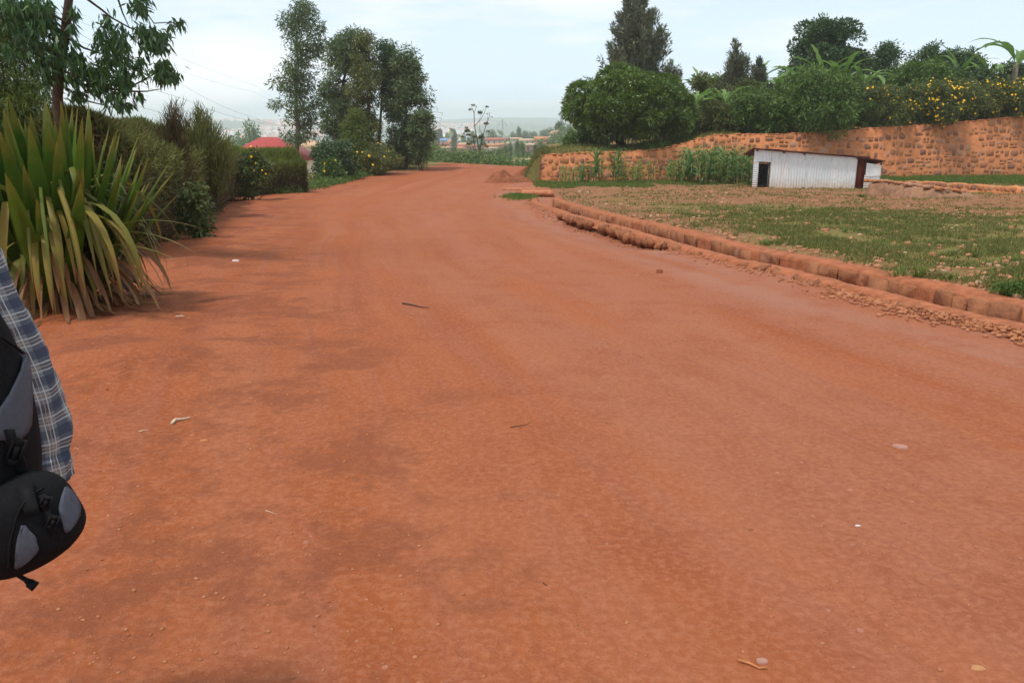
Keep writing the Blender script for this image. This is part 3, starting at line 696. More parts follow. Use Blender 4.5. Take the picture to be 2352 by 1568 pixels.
mb = MB(); mb.box((xr + .0, SY + .28, zb), (X(1990), SY + .33, float(roofz2(xr)) - .1)); o = build('recessed_red_door', mb, M_reddoor, shed); o['label'] = 'dark red door in the recess between the panels'
mb = MB(); mb.box((0, 0, zb), (.04, D * 1.01, float(roofz(xl)) - .25), Matrix.Translation((xl, SY, 0)) @ Matrix.Rotation(R(-8), 4, 'Z')); mb.box((xe - .04, SY, zb), (xe, SY + D, float(roofz2(xe)) - .3)); mb.box((xl + .55, SY + D, zb), (xe, SY + D + .04, float(roofz2(xe)) - .35))
mb.box((xd1 + .9, SY + .1, zb), (xd1 + .94, SY + D, float(roofz(xd1)) - .4)); build('inner_walls', mb, M_tind, shed)
mb = MB()
for x in (xl + .02, xd0, xd1, xr - .03, X(1988), xe - .02):
    mb = MB(); mb.box((x - .035, SY + .03, zb), (x + .035, SY + .10, float(roofz(x) if x < xr else roofz2(x)) - .06)); build('post', mb, M_wood, shed)
mb = MB(); mb.box((xl, SY + .04, ztd - .04), (xd1, SY + .09, ztd + .03)); build('door_lintel', mb, M_wood, shed)
mb = MB(); M = Matrix.Translation((xd1 - .05, SY + .1, zb + .05)) @ Matrix.Rotation(R(62), 4, 'Z')
mb.box((0, 0, 0), (.62, .03, ztd - zb - .12), M); o = build('door', mb, M_tind, shed); o['label'] = 'grey sheet door standing half open'
for k in range(3): mb = MB(); mb.box((0.01, -.02, .1 + k * .6), (.6, -.002, .18 + k * .6), M); build('door_rail', mb, M_wood, shed)
mb = MB()
def roofslab(x0, x1, zf, y0, y1, drop, th=.045):
    xs = np.linspace(x0, x1, 24); V = []
    for i, x in enumerate(xs):
        z = float(zf(x)) + .012 * math.sin(x * 4) + random.uniform(-.008, .008)
        V += [(x, y0, z), (x, y0, z + th), (x, y1, z + th - drop), (x, y1, z - drop)]
    mb.add(V, [(i * 4 + k, (i + 1) * 4 + k, (i + 1) * 4 + (k + 1) % 4, i * 4 + (k + 1) % 4) for i in range(23) for k in range(4)] + [(0, 1, 2, 3), (95, 94, 93, 92)])
def ex1(x): return roofz(x) + (x - xl) * 0 if x > xl else float(roofz(xl)) + (xl - x) * .07
roofslab(xl - .12, xr + .5, lambda x: ex1(x) if x < xr else float(roofz(xr)) - (x - xr) * .08, SY - .22, SY + D + .2, .45)
build('roof', mb, M_rust, shed); mb = MB()
roofslab(xr + .1, xe + .1, lambda x: float(roofz2(x)) - .02, SY - .15, SY + D, .45); build('lean_to_roof', mb, M_rust, shed)
mb = MB()
for x in (xl + .12, X(1797), X(1843), xr - .06): mb = MB(); mb.tube([(x, SY - .18, float(roofz(x)) - .07), (x, SY + D, float(roofz(x)) - .52)], .045, 6); build('rafter', mb, M_wood, shed)
mb = MB(); mb.tube([(xl, SY - .10, float(roofz(xl)) - .03), (xr, SY - .10, float(roofz(xr)) - .03)], .025, 6); build('wall_plate', mb, M_wood, shed)

# ------------------------------------------------------------------ ruined low walls in the field
def rough(name, pts, th, mat, parent, amp=.05, seg=.16, foot=.4):
    """pts: (x, y, ztop, zbase) along the wall"""
    pts = np.array(pts, float); d = np.concatenate([[0], np.cumsum(np.linalg.norm(np.diff(pts[:, :2], axis=0), axis=1))]); n = max(4, int(d[-1] / seg)); s = np.linspace(0, d[-1], n)
    Q = np.stack([np.interp(s, d, pts[:, k]) for k in range(4)], -1); T = nrm(np.gradient(Q[:, :2], axis=0)); N = np.stack([T[:, 1], -T[:, 0]], -1)
    V = []; m = 8
    for i in range(n):
        x, y, zt, zb = Q[i]; zt += amp * 1.2 * float(fbm(s[i] * 1.3, 3, 3, 5)); h = zt - zb
        prof_ = [(foot * .5, -.3), (foot * .28, .12 * h), (.05, .45 * h), (0, .85 * h), (-.06, h), (-th * .6, h + .02), (-th, h - .02), (-th, -.3)]
        for k, (a, z) in enumerate(prof_):
            a += amp * 1.6 * float(fbm(s[i] * 1.7 + k * 3.1, z * 2.5, 3, 9)); V.append((x + N[i, 0] * a, y + N[i, 1] * a, zb + z + amp * .6 * random.uniform(-1, 1)))
    mb = MB(); mb.add(V, [(i * m + k, (i + 1) * m + k, (i + 1) * m + k + 1, i * m + k + 1) for i in range(n - 1) for k in range(m - 1)] + [tuple(range(m))[::-1], tuple(range((n - 1) * m, n * m))])
    return build(name, mb, mat, parent, False)
def gp(u, vb, vt):
    g_ = G(u, vb, .12); return (g_[0], g_[1], float(P(u, vt, g_[1])[2]), float(H(g_[0], g_[1])))
ru = thing('ruined_mud_wall', 'crumbling low grey-brown mud wall beside the right end of the shed', 'ruin', gp(1992, 456, 416)[:2] + (gp(1992, 456, 416)[3],))
A = [gp(1992, 456, 418), gp(2040, 458, 419), (gp(2100, 463, 428)), gp(2150, 465, 434), gp(2200, 465, 441), gp(2245, 464, 452), gp(2265, 463, 459)]
rough('mud_face', A, .55, M_mud, ru, .075)
mbx = MB()
for i in range(70):      # stones on the broken top
    k = random.random() * 4.6; a = np.array(A[int(k)]); b = np.array(A[int(k) + 1]); q = a + (b - a) * (k % 1)
    M = Matrix.Translation((q[0] + random.uniform(-.05, .1), q[1] + random.uniform(.02, .5), q[2] + .03)) @ Matrix.Rotation(random.uniform(0, 3), 4, 'Z')
    s = random.uniform(.05, .13); V = np.array([[sx * s, sy * s * .7, sz * s * .45] for sx in (-1, 1) for sy in (-1, 1) for sz in (-1, 1)]) + rng.uniform(-.02, .02, (8, 3))
    V = V @ np.array(M.to_3x3()).T + np.array(M.translation)
    mbx.add(V, [(0, 1, 3, 2), (4, 6, 7, 5), (0, 4, 5, 1), (2, 3, 7, 6), (0, 2, 6, 4), (1, 5, 7, 3)], np.full((8, 2), random.uniform(.6, 1)))
build('loose_top_stones', mbx, M_stone, ru)
ru2 = thing('stone_foundation', 'low broken stone foundation wall behind the crumbling mud wall', 'ruin', gp(2120, 430, 416)[:2] + (gp(2120, 430, 416)[3],))
B = [gp(2075, 430, 416), gp(2120, 432, 417), gp(2160, 434, 420), gp(2230, 440, 424), gp(2300, 444, 429), gp(2352, 447, 431), gp(2420, 452, 436)]
rough('core', B, .45, M_mort, ru2, .04)
mbx = MB()
for i in range(len(B) - 1):
    a = np.array(B[i]); b = np.array(B[i + 1]); L = np.linalg.norm(b[:2] - a[:2]); d_ = 0
    while d_ < L:
        w = random.uniform(.18, .4); q = a + (b - a) * (d_ + w / 2) / L; e = nrm(np.array([b[0] - a[0], b[1] - a[1], 0])); nn = np.array([e[1], -e[0], 0])
        if random.random() < .9: stoneface(mbx, np.array([q[0], q[1], (q[2] + q[3]) / 2 + .03]) + nn * .03, w * .9, (q[2] - q[3]) * .85, e, np.array([0, 0, 1.]), nn, .85, .05)
        d_ += w
build('stones', mbx, M_stone, ru2)

# ------------------------------------------------------------------ heaps of soil
for nm, u, v, w, hh, lab in (('soil_heap', 1157, 420, 1.15, .60, 'larger dark heap of dug soil beside the road before the wall corner'), ('soil_heap', 1207, 405, 1.0, .60, 'smaller dark heap of dug soil nearest the corner of the stone wall'), ('soil_heap', 1195, 419, .8, .3, 'low spread of dug soil between the two heaps')):
    g = G(u, v, .0); z0 = float(H(g[0], g[1])); mb = MB(); nR, nA = 9, 28; V = []
    for i in range(nR):
        r = i / (nR - 1)
        for k in range(nA):
            a = 2 * math.pi * k / nA; rr = r * w * (1 + .22 * math.sin(a * 2 + u) + .1 * math.sin(a * 5))
            z = hh * (1 - r * r) ** 1.6 * (1 + .7 * float(fbm(math.cos(a) * r * 2.5 + u, math.sin(a) * r * 2.5, 4))) - .06 * r
            V.append((g[0] + rr * math.cos(a), g[1] + rr * .8 * math.sin(a), z0 + z))
    mb.add(V, [(i * nA + k, i * nA + (k + 1) % nA, (i + 1) * nA + (k + 1) % nA, (i + 1) * nA + k) for i in range(nR - 1) for k in range(nA)])
    tag(build(nm, mb, M_pile, None, True), lab, 'heap', 'dug soil heaps')
# ------------------------------------------------------------------ near plants on the left
PC = np.array([-4.90, 8.75]); pz = float(H(PC[0], PC[1]))
ag = thing('strap_leaved_plant', 'huge clump of stiff green sword leaves over drooping yellowed leaves beside the road', 'plant', (PC[0], PC[1], pz))
um, dm_, xm = MB(), MB(), MB()
def arch(c, az, L, el0, el1, n=9, power=1.0, kink=None):
    p = np.array(c, float); pts = [p.copy()]
    for i in range(n - 1):
        t = (i / (n - 2)) ** power; el = el0 + (el1 - el0) * t
        if kink and i >= kink[0]: el = kink[1] + (el1 - kink[1]) * (i - kink[0]) / max(1, n - 1 - kink[0])
        st = L / (n - 1); p = p + st * np.array([math.cos(el) * math.sin(az), -math.cos(el) * math.cos(az), math.sin(el)]); pts.append(p.copy())
    return np.array(pts)
def wprof(n, w, base=.55, peak=.5):
    t = np.linspace(0, 1, n); return w * np.maximum(.02, np.where(t < peak, base + (1 - base) * np.sin(t / peak * math.pi / 2), np.cos((t - peak) / (1 - peak) * math.pi / 2) ** .8))
for i in range(135):
    q = (i + .5) / 135; az = i * 2.39996 + random.uniform(-.2, .2); el = R(90 - 32 * q ** 1.2 + random.uniform(-5, 5)); r0 = .12 + .32 * math.sqrt(q)
    L = random.uniform(1.4, 1.95) * (1.0 - .16 * q); c = (PC[0] + r0 * math.sin(az), PC[1] - r0 * math.cos(az), pz + .38 - .22 * q)
    pts = arch(c, az, L, el, el - R(random.uniform(2, 16)), 9)
    blade(um, pts, wprof(9, random.uniform(.12, .185)), np.array([math.cos(az), math.sin(az), 0]) + rng.normal(size=3) * .15, .22)
for i in range(135):
    az = i * 2.39996 + random.uniform(-.3, .3); r0 = random.uniform(.22, .48); h0 = random.uniform(.45, 1.22)
    c = (PC[0] + r0 * math.sin(az), PC[1] - r0 * math.cos(az), pz + h0); L = h0 + random.uniform(.22, .62)
    if random.random() < .45: pts = arch(c, az, L, R(random.uniform(25, 60)), R(-84), 10, 1.0, (random.choice([2, 3]), R(random.uniform(-80, -45))))
    else: pts = arch(c, az, L, R(random.uniform(30, 75)), R(-88), 10, random.uniform(.32, .6))
    pts[:, 2] = np.maximum(pts[:, 2], pz + .03 + .03 * random.random())
    blade(dm_, pts, wprof(10, random.uniform(.030, .080), .6, .45), np.array([math.cos(az), math.sin(az), 0]) + rng.normal(size=3) * .25, .12)
for i in range(230):
    az = random.uniform(0, 6.28); r0 = random.uniform(.15, .65); c = (PC[0] + r0 * math.sin(az), PC[1] - r0 * math.cos(az), pz + random.uniform(.05, .7))
    L = random.uniform(.5, 1.25); pts = arch(c, az, L, R(random.uniform(-30, 25)), R(-80), 8, .6); zf = pz + .02 + .04 * random.random()
    pts[:, 2] = np.maximum(pts[:, 2], zf); blade(xm, pts, wprof(8, random.uniform(.02, .075), .6, .4), np.array([math.cos(az), math.sin(az), 0]) + rng.normal(size=3) * .4, .05)
# a few stray long leaves reaching over the road side
for az, L, e0, e1, h0, w in ((R(72), 1.75, 42, -12, .55, .035), (R(66), 1.65, 30, -20, .5, .03), (R(80), 1.5, 36, -30, .6, .04), (R(50), 1.7, 50, -80, .9, .08), (R(58), 1.9, 62, -86, .8, .07)):
    c = (PC[0] + .3 * math.sin(az), PC[1] - .3 * math.cos(az), pz + h0); pts = arch(c, az, L, R(e0), R(e1), 10, .8); pts[:, 2] = np.maximum(pts[:, 2], pz + .03)
    blade(dm_, pts, wprof(10, w, .6, .4), np.array([math.cos(az), math.sin(az), 0.]), .1)
build('upright_leaves', um, M_agg, ag, True); build('drooping_leaves', dm_, M_agd, ag, True); build('withered_leaves', xm, M_agx, ag, True)
cm = MB(); cm.tube([(PC[0], PC[1], pz - .1), (PC[0], PC[1], pz + .25), (PC[0], PC[1], pz + .6)], [.34, .36, .15], 12); build('stem', cm, M_barkd, ag, True)

# tall gum tree whose trunk and lower boughs hang over the plant
def Zc(x, y, Y): return P(x * .2563, y * .2563, Y)      # offsets read in an enlargement of the upper left corner
GY = 13.0
gum = thing('gum_tree', 'gum tree with slender brown trunk and hanging sickle leaves behind the sword-leaved plant', 'tree', (P(133, 300, GY)[0], GY, float(H(P(133, 300, GY)[0], GY))))
tp = [P(118, 330, GY), P(132, 220, GY), P(145, 110, GY), P(158, 0, GY), P(170, -160, GY), P(185, -360, GY), P(195, -600, GY)]; tp[0][2] = float(H(tp[0][0], GY)) - .2
tb = MB(); tb.tube(tp, [.085, .075, .066, .058, .05, .035, .015], 10); build('trunk', tb, M_barkd, gum, True)
lm, lb = MB(), MB()
for pl in ([(600, -150), (790, 0), (900, 80), (1000, 160), (1160, 250), (1300, 290), (1500, 330)], [(600, -300), (1060, 0), (1100, 120), (1160, 250)], [(620, -400), (1180, -60), (1260, 40), (1380, 210), (1600, 200)], [(560, 720), (900, 790), (1190, 820), (1310, 820), (1430, 800)], [(570, 640), (900, 760), (1190, 770), (1320, 700), (1480, 610)],
           [(590, 330), (750, 430), (900, 480), (1080, 500)], [(590, 200), (450, 120), (250, 60), (60, 60)], [(570, 480), (420, 420), (230, 380)], [(550, 620), (400, 620), (300, 640)], [(540, 760), (760, 900), (1000, 960)], [(600, 100), (640, 140), (680, 220)]):
    q = [Zc(x, y, GY + .25 * math.sin(i * 1.3 + pl[0][0])) for i, (x, y) in enumerate(pl)]; lm.tube(q, np.linspace(.022, .006, len(q)), 5)
CL = [(60,60,120,110,230),(250,60,140,80,220),(380,100,110,90,150),(330,230,120,120,190),(230,330,110,110,180),(440,180,70,80,60),(660,130,45,60,45),(640,270,45,60,35),(480,300,80,80,70),(450,430,90,60,60),(330,430,90,60,60),(560,400,90,70,50),(650,400,40,50,22),(520,520,110,70,110),(400,600,130,80,130),(420,720,80,60,60),(620,560,120,60,110),(700,520,60,50,36),(750,640,120,70,130),(660,720,90,60,90),(700,860,90,50,90),(850,780,110,70,140),(900,680,110,80,140),(960,560,120,80,130),(950,430,110,80,120),(900,320,80,80,70),(960,200,55,80,50),(1060,330,80,80,80),(1080,440,80,80,90),(1130,600,70,80,70),(1080,700,110,80,140),(1130,800,60,60,50),(1000,880,100,70,100),(1080,960,100,45,80),(1230,870,55,38,36),(1240,560,55,38,38),(1260,660,45,38,18),(1220,40,80,60,70),(1260,110,50,55,45),(1300,10,50,40,24),(1330,330,120,70,180),(1390,420,110,70,140),(1280,280,80,55,60),(1450,330,60,55,50),(1560,230,70,45,26),(1640,220,45,50,12),(1460,620,100,60,130),(1440,690,90,55,100),(1560,700,50,45,40),(1480,560,50,28,26),(830,230,28,18,4),(900,140,18,18,3),(1030,110,18,28,2),(120,180,100,100,120),(80,480,80,90,60)]
for x, y, rx, ry, n in CL:
    g = rng.normal(size=(n, 2)) * .5; dep = rng.normal(size=n) * .35
    pos = np.array([Zc(x + a * rx, y - 30 + b * ry, GY + d) for (a, b), d in zip(g, dep)])
    d = rng.normal(size=(n, 3)) * .42 + np.array([.12, 0, -1]); leaves(lb, pos, d, rng.uniform(.12, .20, n), rng.uniform(.028, .048, n), 0, .35)
for k in range(1500):      # the crown above the picture's edge
    pass
top = np.stack([rng.normal(size=2600) * 1.1 + tp[5][0], rng.normal(size=2600) * 1.1 + GY, rng.uniform(4.6, 8.5, 2600)], -1)
leaves(lb, top, rng.normal(size=(2600, 3)) * .5 + np.array([0, 0, -1]), rng.uniform(.09, .16, 2600), .03)
build('limbs', lm, M_barkd, gum, True); build('crown', lb, M_gumn, gum)
bush('feathery_tree', 'yellow-green feathery young tree at the left edge behind the tall gum tree', 'tree', 15.5, [(20, -120, 40), (60, -140, 66), (110, -140, 80), (160, -150, 95), (210, -150, 110), (260, -150, 120), (330, -150, 120)], 170, 190, .13, .022, M_light, .7, .26, None, 4, M_barkd, None, 0, .5, .2)

# ------------------------------------------------------------------ hedges and shrubs along the left side
def hedge(name, label, A, B, hw, hh, n, mg, mbn, L=.26, W=.014, top=.55, stems=26, seed=1, lump=.25, tipup=.7):
    A = np.array(A, float); B = np.array(B, float); T = nrm(B - A); N = np.array([T[1], -T[0]]); Ln = np.linalg.norm(B - A)
    root = thing(name, label, 'hedge', ((A[0] + B[0]) / 2, (A[1] + B[1]) / 2, float(H((A[0] + B[0]) / 2, (A[1] + B[1]) / 2))))
    s = rng.random(n); s = np.concatenate([s, rng.random(n // 8) * .03, 1 - rng.random(n // 8) * .04]); n = len(s)
    ph = rng.uniform(-.25, math.pi + .25, n); r = 1 - np.abs(rng.normal(size=n)) * .16
    lf = 1 + lump * 2 * fbm(s * Ln * .45 + seed * 7, ph * .9 + 3, 3, seed) ; hf = 1 + .14 * fbm(s * Ln * .30 + seed, s * 0, 3, seed + 2)
    px = A[0] + (B - A)[0] * s; py = A[1] + (B - A)[1] * s; g0 = H(px, py)
    cx_ = np.cos(ph) * hw * r * lf; cz_ = (.5 + .5 * np.sin(ph)) ; cz_ = np.where(np.sin(ph) < .0, rng.random(n) * .5, .42 + .58 * np.sin(ph)) * hh * hf * (.88 + .12 * r)
    low = rng.random(n) < .42; cz_ = np.where(low, rng.uniform(.04, .75, n) * hh, cz_); sg = np.sign(rng.normal(size=n)); cx_ = np.where(low, sg * hw * (.72 + .28 * r) * lf, cx_)
    pos = np.stack([px + N[0] * cx_, py + N[1] * cx_, g0 + cz_], -1)
    out = np.stack([N[0] * np.cos(ph), N[1] * np.cos(ph), np.sin(ph)], -1)
    d = out * .45 + np.array([0, 0, tipup]) + rng.normal(size=(n, 3)) * .5
    gm = rng.random(n) < np.clip(ss(.15, .95, cz_ / hh) * 1.25, 0, .93)
    a = MB(); leaves(a, pos[gm], d[gm], L * rng.uniform(.6, 1.4, gm.sum()), W * rng.uniform(.8, 1.3, gm.sum()), 0, .3)
    b = MB(); k = ~gm; leaves(b, pos[k], d[k] + rng.normal(size=(k.sum(), 3)) * .5, L * rng.uniform(.6, 1.4, k.sum()), W * rng.uniform(.8, 1.2, k.sum()), 0, .3)
    # inner tangle
    m = n // 4; si = rng.random(m); q = np.stack([A[0] + (B - A)[0] * si + N[0] * rng.uniform(-.6, .6, m) * hw, A[1] + (B - A)[1] * si + N[1] * rng.uniform(-.6, .6, m) * hw, rng.random(m) * hh * .85], -1); q[:, 2] += H(q[:, 0], q[:, 1])
    leaves(b, q, rng.normal(size=(m, 3)) + np.array([0, 0, .5]), .34, .05, 0, .4)
    build('green_twigs', a, mg, root); build('brown_twigs', b, mbn, root)
    st = MB()
    for i in range(stems):
        t = random.random(); c = A + (B - A) * t + N * random.uniform(-.2, .85) * hw; z = float(H(c[0], c[1])); 
        st.tube([(c[0], c[1], z - .1), (c[0] + random.uniform(-.1, .1), c[1], z + .5), (c[0] + random.uniform(-.25, .25), c[1] + random.uniform(-.2, .2), z + 1.3)], [.035, .03, .014], 5)
    build('stems', st, M_bark, root); return root
hedge('pencil_hedge', 'long dark twiggy hedge with green tips behind the sword-leaved plant', (-7.0, 13.4), (-11.9, 33.5), .85, 2.42, 76000, M_twigg, M_twigb, .17, .030, stems=44, seed=1, lump=.36, tipup=.35)
hedge('leafy_hedge', 'rounded bright green twiggy hedge in front of the red roof', (-12.0, 36.4), (-10.3, 39.4), .9, 1.85, 20000, M_twigl, M_twigb, .24, .032, stems=14, seed=4, lump=.25, tipup=1.0)
def spikes(name, label, Y, outline, n, L, W, m, seed):
    """upright twiggy shrub: sprays of shoots springing from forks"""
    vs = [o[0] for o in outline]; ub = (outline[-1][1] + outline[-1][2]) / 2; b = P(ub, outline[-1][0], Y); zg = float(H(b[0], Y)); root = thing(name, label, 'shrub', (b[0], Y, zg))
    mb = MB(); sm = MB(); tips = crown_in(outline, Y, n, .1)
    for t_ in tips:
        a_ = np.array([b[0] + (t_[0] - b[0]) * .45, Y + (t_[1] - Y) * .4, t_[2] - random.uniform(.35, .8)]); k = 16
        f = rng.random(k)[:, None]; pos = a_ + (t_ - a_) * f + rng.normal(size=(k, 3)) * .05; leaves(mb, pos, (t_ - a_) + rng.normal(size=(k, 3)) * .28 + np.array([0, 0, .25]), L * rng.uniform(.6, 1.3, k), W, 0, .3)
        if rng.random() < .15: limb(sm, np.array([b[0], Y, zg]), a_, .02, .006, .1)
    build('twigs', mb, m, root); build('stems', sm, M_barkd, root)
spikes('spiky_shrub', 'dark upright spiky shrub poking out of the top of the near hedge', 18.9, [(236, 394, 404), (250, 380, 420), (268, 372, 430), (300, 362, 440), (370, 360, 445), (430, 365, 440)], 260, .26, .014, M_twigb, 1)
spikes('fresh_green_shrub', 'lighter green feathery shrub topping the middle of the near hedge', 23.0, [(243, 446, 452), (256, 436, 480), (280, 420, 505), (310, 410, 528), (350, 410, 545), (400, 412, 548)], 520, .20, .022, M_twigg, 2)
bush('climbing_weed', 'leafy creeper with a few orange flowers at the hedge gap', 'creeper', 33.0, [(352, 565, 590), (372, 552, 612), (400, 545, 622), (430, 548, 605), (448, 550, 590)], 60, 110, .12, .07, M_bush, .2, .22, None, 5, None, None, 14, .5, .3, .06)
bush('low_weeds', 'low leafy weeds trailing along the foot of the near hedge', 'weeds', 16.6, [(425, 432, 462), (470, 405, 480), (520, 395, 486), (542, 400, 480)], 60, 34, .10, .06, M_bush, .3, .15, None, 4, None, None, 0, .5, .3, .1, .5)

# gum trees in the group at the bend
T = tree
T('gum_tree', 'tallest slim gum tree standing apart at the left of the roadside group', 'tree', 66, [(686, 372), (680, 300), (684, 200), (681, 90), (688, 10)], .20, [(0, 672, 698), (30, 656, 728), (70, 652, 738), (90, 654, 746), (120, 656, 735), (150, 656, 726), (180, 650, 728), (205, 646, 738), (240, 630, 738), (270, 648, 736), (310, 652, 728), (330, 656, 700)], 120, 80, .34, .08, M_euc, M_barkp, .55, .50, None, .2, lobes=0, extra=[(633, 188, 0), (640, 192, .3), (632, 238, 0), (638, 242, .5), (742, 100, 0), (735, 108, .4), (728, 110, 0), (656, 52, 0), (660, 36, 0)])
T('gum_tree', 'dark dense gum tree with forked lower trunk, second from the left', 'tree', 64, [(784, 380), (782, 300), (785, 200), (800, 130), (812, 75)], .17, [(66, 790, 822), (85, 776, 828), (110, 756, 832), (125, 742, 830), (160, 736, 838), (200, 734, 820), (225, 728, 815), (250, 726, 812), (280, 745, 800), (320, 750, 800)], 125, 105, .32, .08, M_euc, M_barkd, .45, .40, None, .35)
T('silky_oak', 'olive and brown leafed tree with drooping sprays in the middle of the roadside group', 'tree', 62.5, [(845, 385), (846, 300), (848, 180), (843, 90)], .16, [(80, 830, 850), (105, 818, 855), (140, 812, 862), (170, 806, 872), (200, 800, 876), (240, 798, 872), (280, 812, 870), (330, 815, 868), (350, 820, 865)], 110, 115, .30, .07, M_grevb, M_barkd, .45, .38, None, .35)
T('gum_tree', 'narrow gum tree with clear dark trunk beside the olive tree', 'tree', 64.5, [(868, 385), (872, 300), (877, 200), (884, 110)], .13, [(80, 878, 892), (95, 870, 903), (130, 867, 906), (170, 870, 910), (200, 872, 900), (225, 876, 896)], 62, 85, .30, .08, M_eucn, M_barkd, .5, .38, None, .35)
T('gum_tree', 'broad rounded gum tree at the right end of the roadside group', 'tree', 64, [(930, 385), (930, 300), (934, 200), (932, 130)], .17, [(118, 920, 945), (140, 906, 958), (165, 902, 968), (200, 890, 982), (230, 884, 988), (255, 886, 975), (285, 885, 965), (320, 890, 965), (355, 892, 960)], 135, 110, .32, .085, M_euc, M_barkd, .45, .44, None, .35)
T('gum_tree', 'slender pale topped gum tree rising behind the broad rounded one', 'tree', 69, [(925, 385), (924, 250), (926, 125)], .12, [(118, 918, 935), (135, 908, 946), (160, 905, 952), (200, 905, 950)], 44, 60, .3, .07, M_euc, M_barkp, .5, .4, None, .3)
bush('young_tree', 'small bushy dark green tree at the foot of the rounded gum tree', 'tree', 62, [(262, 960, 985), (290, 948, 990), (330, 945, 990), (362, 950, 978)], 50, 110, .3, .09, M_euc, .3, .38)
bush('young_tree', 'bright green young tree growing low between the gum trunks', 'tree', 58, [(262, 808, 824), (285, 795, 838), (320, 785, 845), (360, 780, 850), (392, 785, 840)], 70, 130, .26, .07, M_light, .1, .36)
bush('dark_shrub', 'dark leafy undergrowth between the bright hedge and the gum trees', 'shrub', 52, [(330, 745, 790), (350, 722, 812), (385, 716, 815), (410, 722, 800), (425, 735, 790)], 80, 110, .2, .10, M_dark, .1, .34)
bush('flowering_shrub', 'brownish roadside shrub with a few orange flowers at the road edge under the trees', 'shrub', 58, [(335, 820, 870), (350, 808, 905), (372, 805, 925), (392, 808, 905)], 90, 110, .2, .07, M_grevb, .1, .34, None, 5, None, None, 26, .5, .3, .11)
bush('flowering_shrub', 'small green shrub with yellow flowers lowest beside the road', 'shrub', 50, [(368, 752, 772), (385, 738, 785), (405, 722, 788), (422, 715, 780)], 40, 90, .16, .08, M_fern, .1, .26, None, 4, None, None, 13, .5, .3, .10)
bush('dark_shrub', 'brown twiggy bush where the road disappears round the bend', 'shrub', 66, [(325, 895, 945), (345, 885, 975), (372, 882, 985)], 60, 110, .24, .06, M_grevb, -.1, .38)

# ------------------------------------------------------------------ trees and shrubs on the terrace to the right
def tz(u, Y): return TH(P(u, 330, Y)[0], Y)
T('mango_tree', 'low broad mango tree with dense domed crown above the left end of the stone wall', 'tree', 56, [(1425, 345), (1424, 300), (1432, 250), (1440, 215)], .32, [(166, 1412, 1450), (176, 1380, 1505), (188, 1330, 1540), (205, 1320, 1562), (230, 1310, 1575), (255, 1306, 1584), (275, 1308, 1588), (295, 1330, 1582), (305, 1370, 1575)], 90, 160, .30, .085, M_mango, M_barkd, .42, .42, None, .2, tz(1425, 56), .8, rise=.1, ax=(1, 1, .62), lobes=(130, .66, 1000))
plume('silky_oak', 'tall dark conical tree with upswept silvery boughs behind the mango tree', 'tree', 66, [(1465, 345), (1462, 200), (1458, 80), (1455, -40)], .30, [(-45, 1446, 1462), (-10, 1434, 1490), (10, 1424, 1512), (30, 1406, 1522), (60, 1404, 1524), (90, 1384, 1542), (118, 1370, 1545), (150, 1380, 1540), (190, 1396, 1530), (240, 1410, 1520)], 230, 190, .34, .085, M_grev, M_barkd, tz(1465, 60), 1.25, .38)
plume('silky_oak', 'smaller grey-green tree at the right shoulder of the tall conical one', 'tree', 63, [(1545, 345), (1545, 240), (1540, 160)], .12, [(138, 1534, 1550), (155, 1520, 1566), (180, 1514, 1576), (215, 1518, 1582), (250, 1530, 1575)], 60, 110, .28, .06, M_grev, M_bark, tz(1545, 60), .9, .26)
plume('silky_oak', 'grey-brown spiky tree rising above the banana plants right of the mango', 'tree', 60, [(1690, 335), (1690, 240), (1688, 110)], .14, [(96, 1682, 1694), (120, 1668, 1712), (142, 1656, 1726), (170, 1662, 1718), (200, 1640, 1712), (240, 1625, 1712), (285, 1635, 1705)], 120, 110, .28, .06, M_grev, M_barkd, tz(1690, 60), 1.1, .24)
plume('silky_oak', 'thin brownish spiky tree just left of the big dark round tree', 'tree', 60, [(1755, 335), (1755, 240), (1745, 140)], .11, [(126, 1740, 1750), (150, 1732, 1760), (180, 1722, 1768), (215, 1718, 1788), (265, 1725, 1790)], 85, 100, .26, .06, M_grev, M_barkd, tz(1755, 60), 1.1, .22)
T('evergreen_tree', 'big dark rounded tree towering above the middle of the stone wall', 'tree', 68, [(1900, 330), (1900, 240), (1896, 150), (1890, 80)], .32, [(50, 1858, 1905), (65, 1842, 1955), (90, 1838, 1965), (115, 1830, 1968), (130, 1812, 1975), (155, 1808, 1984), (175, 1815, 1985), (200, 1850, 1975)], 110, 120, .30, .11, M_dark, M_barkd, .05, .42, None, .3, tz(1900, 64), .7, ax=(1, 1, .7), lobes=(62, .80, 380))
T('evergreen_tree', 'open grey-green tree to the right of the big dark round tree', 'tree', 64, [(2035, 320), (2033, 220), (2040, 120)], .14, [(104, 2025, 2052), (120, 2018, 2066), (140, 2005, 2068), (165, 1996, 2075), (195, 2000, 2075), (230, 2010, 2070)], 75, 110, .28, .08, M_dark, M_bark, .1, .36, None, .3, tz(2035, 62), .4)
T('evergreen_tree', 'spiky topped dark tree behind the fern-leaved shrub', 'tree', 64, [(2140, 315), (2140, 220), (2145, 120)], .15, [(108, 2140, 2150), (125, 2100, 2165), (145, 2080, 2190), (170, 2078, 2200), (200, 2080, 2200)], 90, 110, .28, .09, M_dark, M_bark, -.1, .34, None, .3, tz(2140, 62), .5, extra=[(2147, 106, 0), (2127, 122, 0), (2100, 130, 0)])
T('evergreen_tree', 'round dark tree farthest right on the terrace, behind the bright banana plants', 'tree', 66, [(2215, 315), (2215, 220), (2215, 130)], .15, [(118, 2185, 2235), (135, 2175, 2248), (160, 2170, 2252), (190, 2175, 2252), (215, 2190, 2250)], 80, 120, .28, .09, M_dark, M_bark, .1, .38, None, .4, tz(2215, 64), .5)
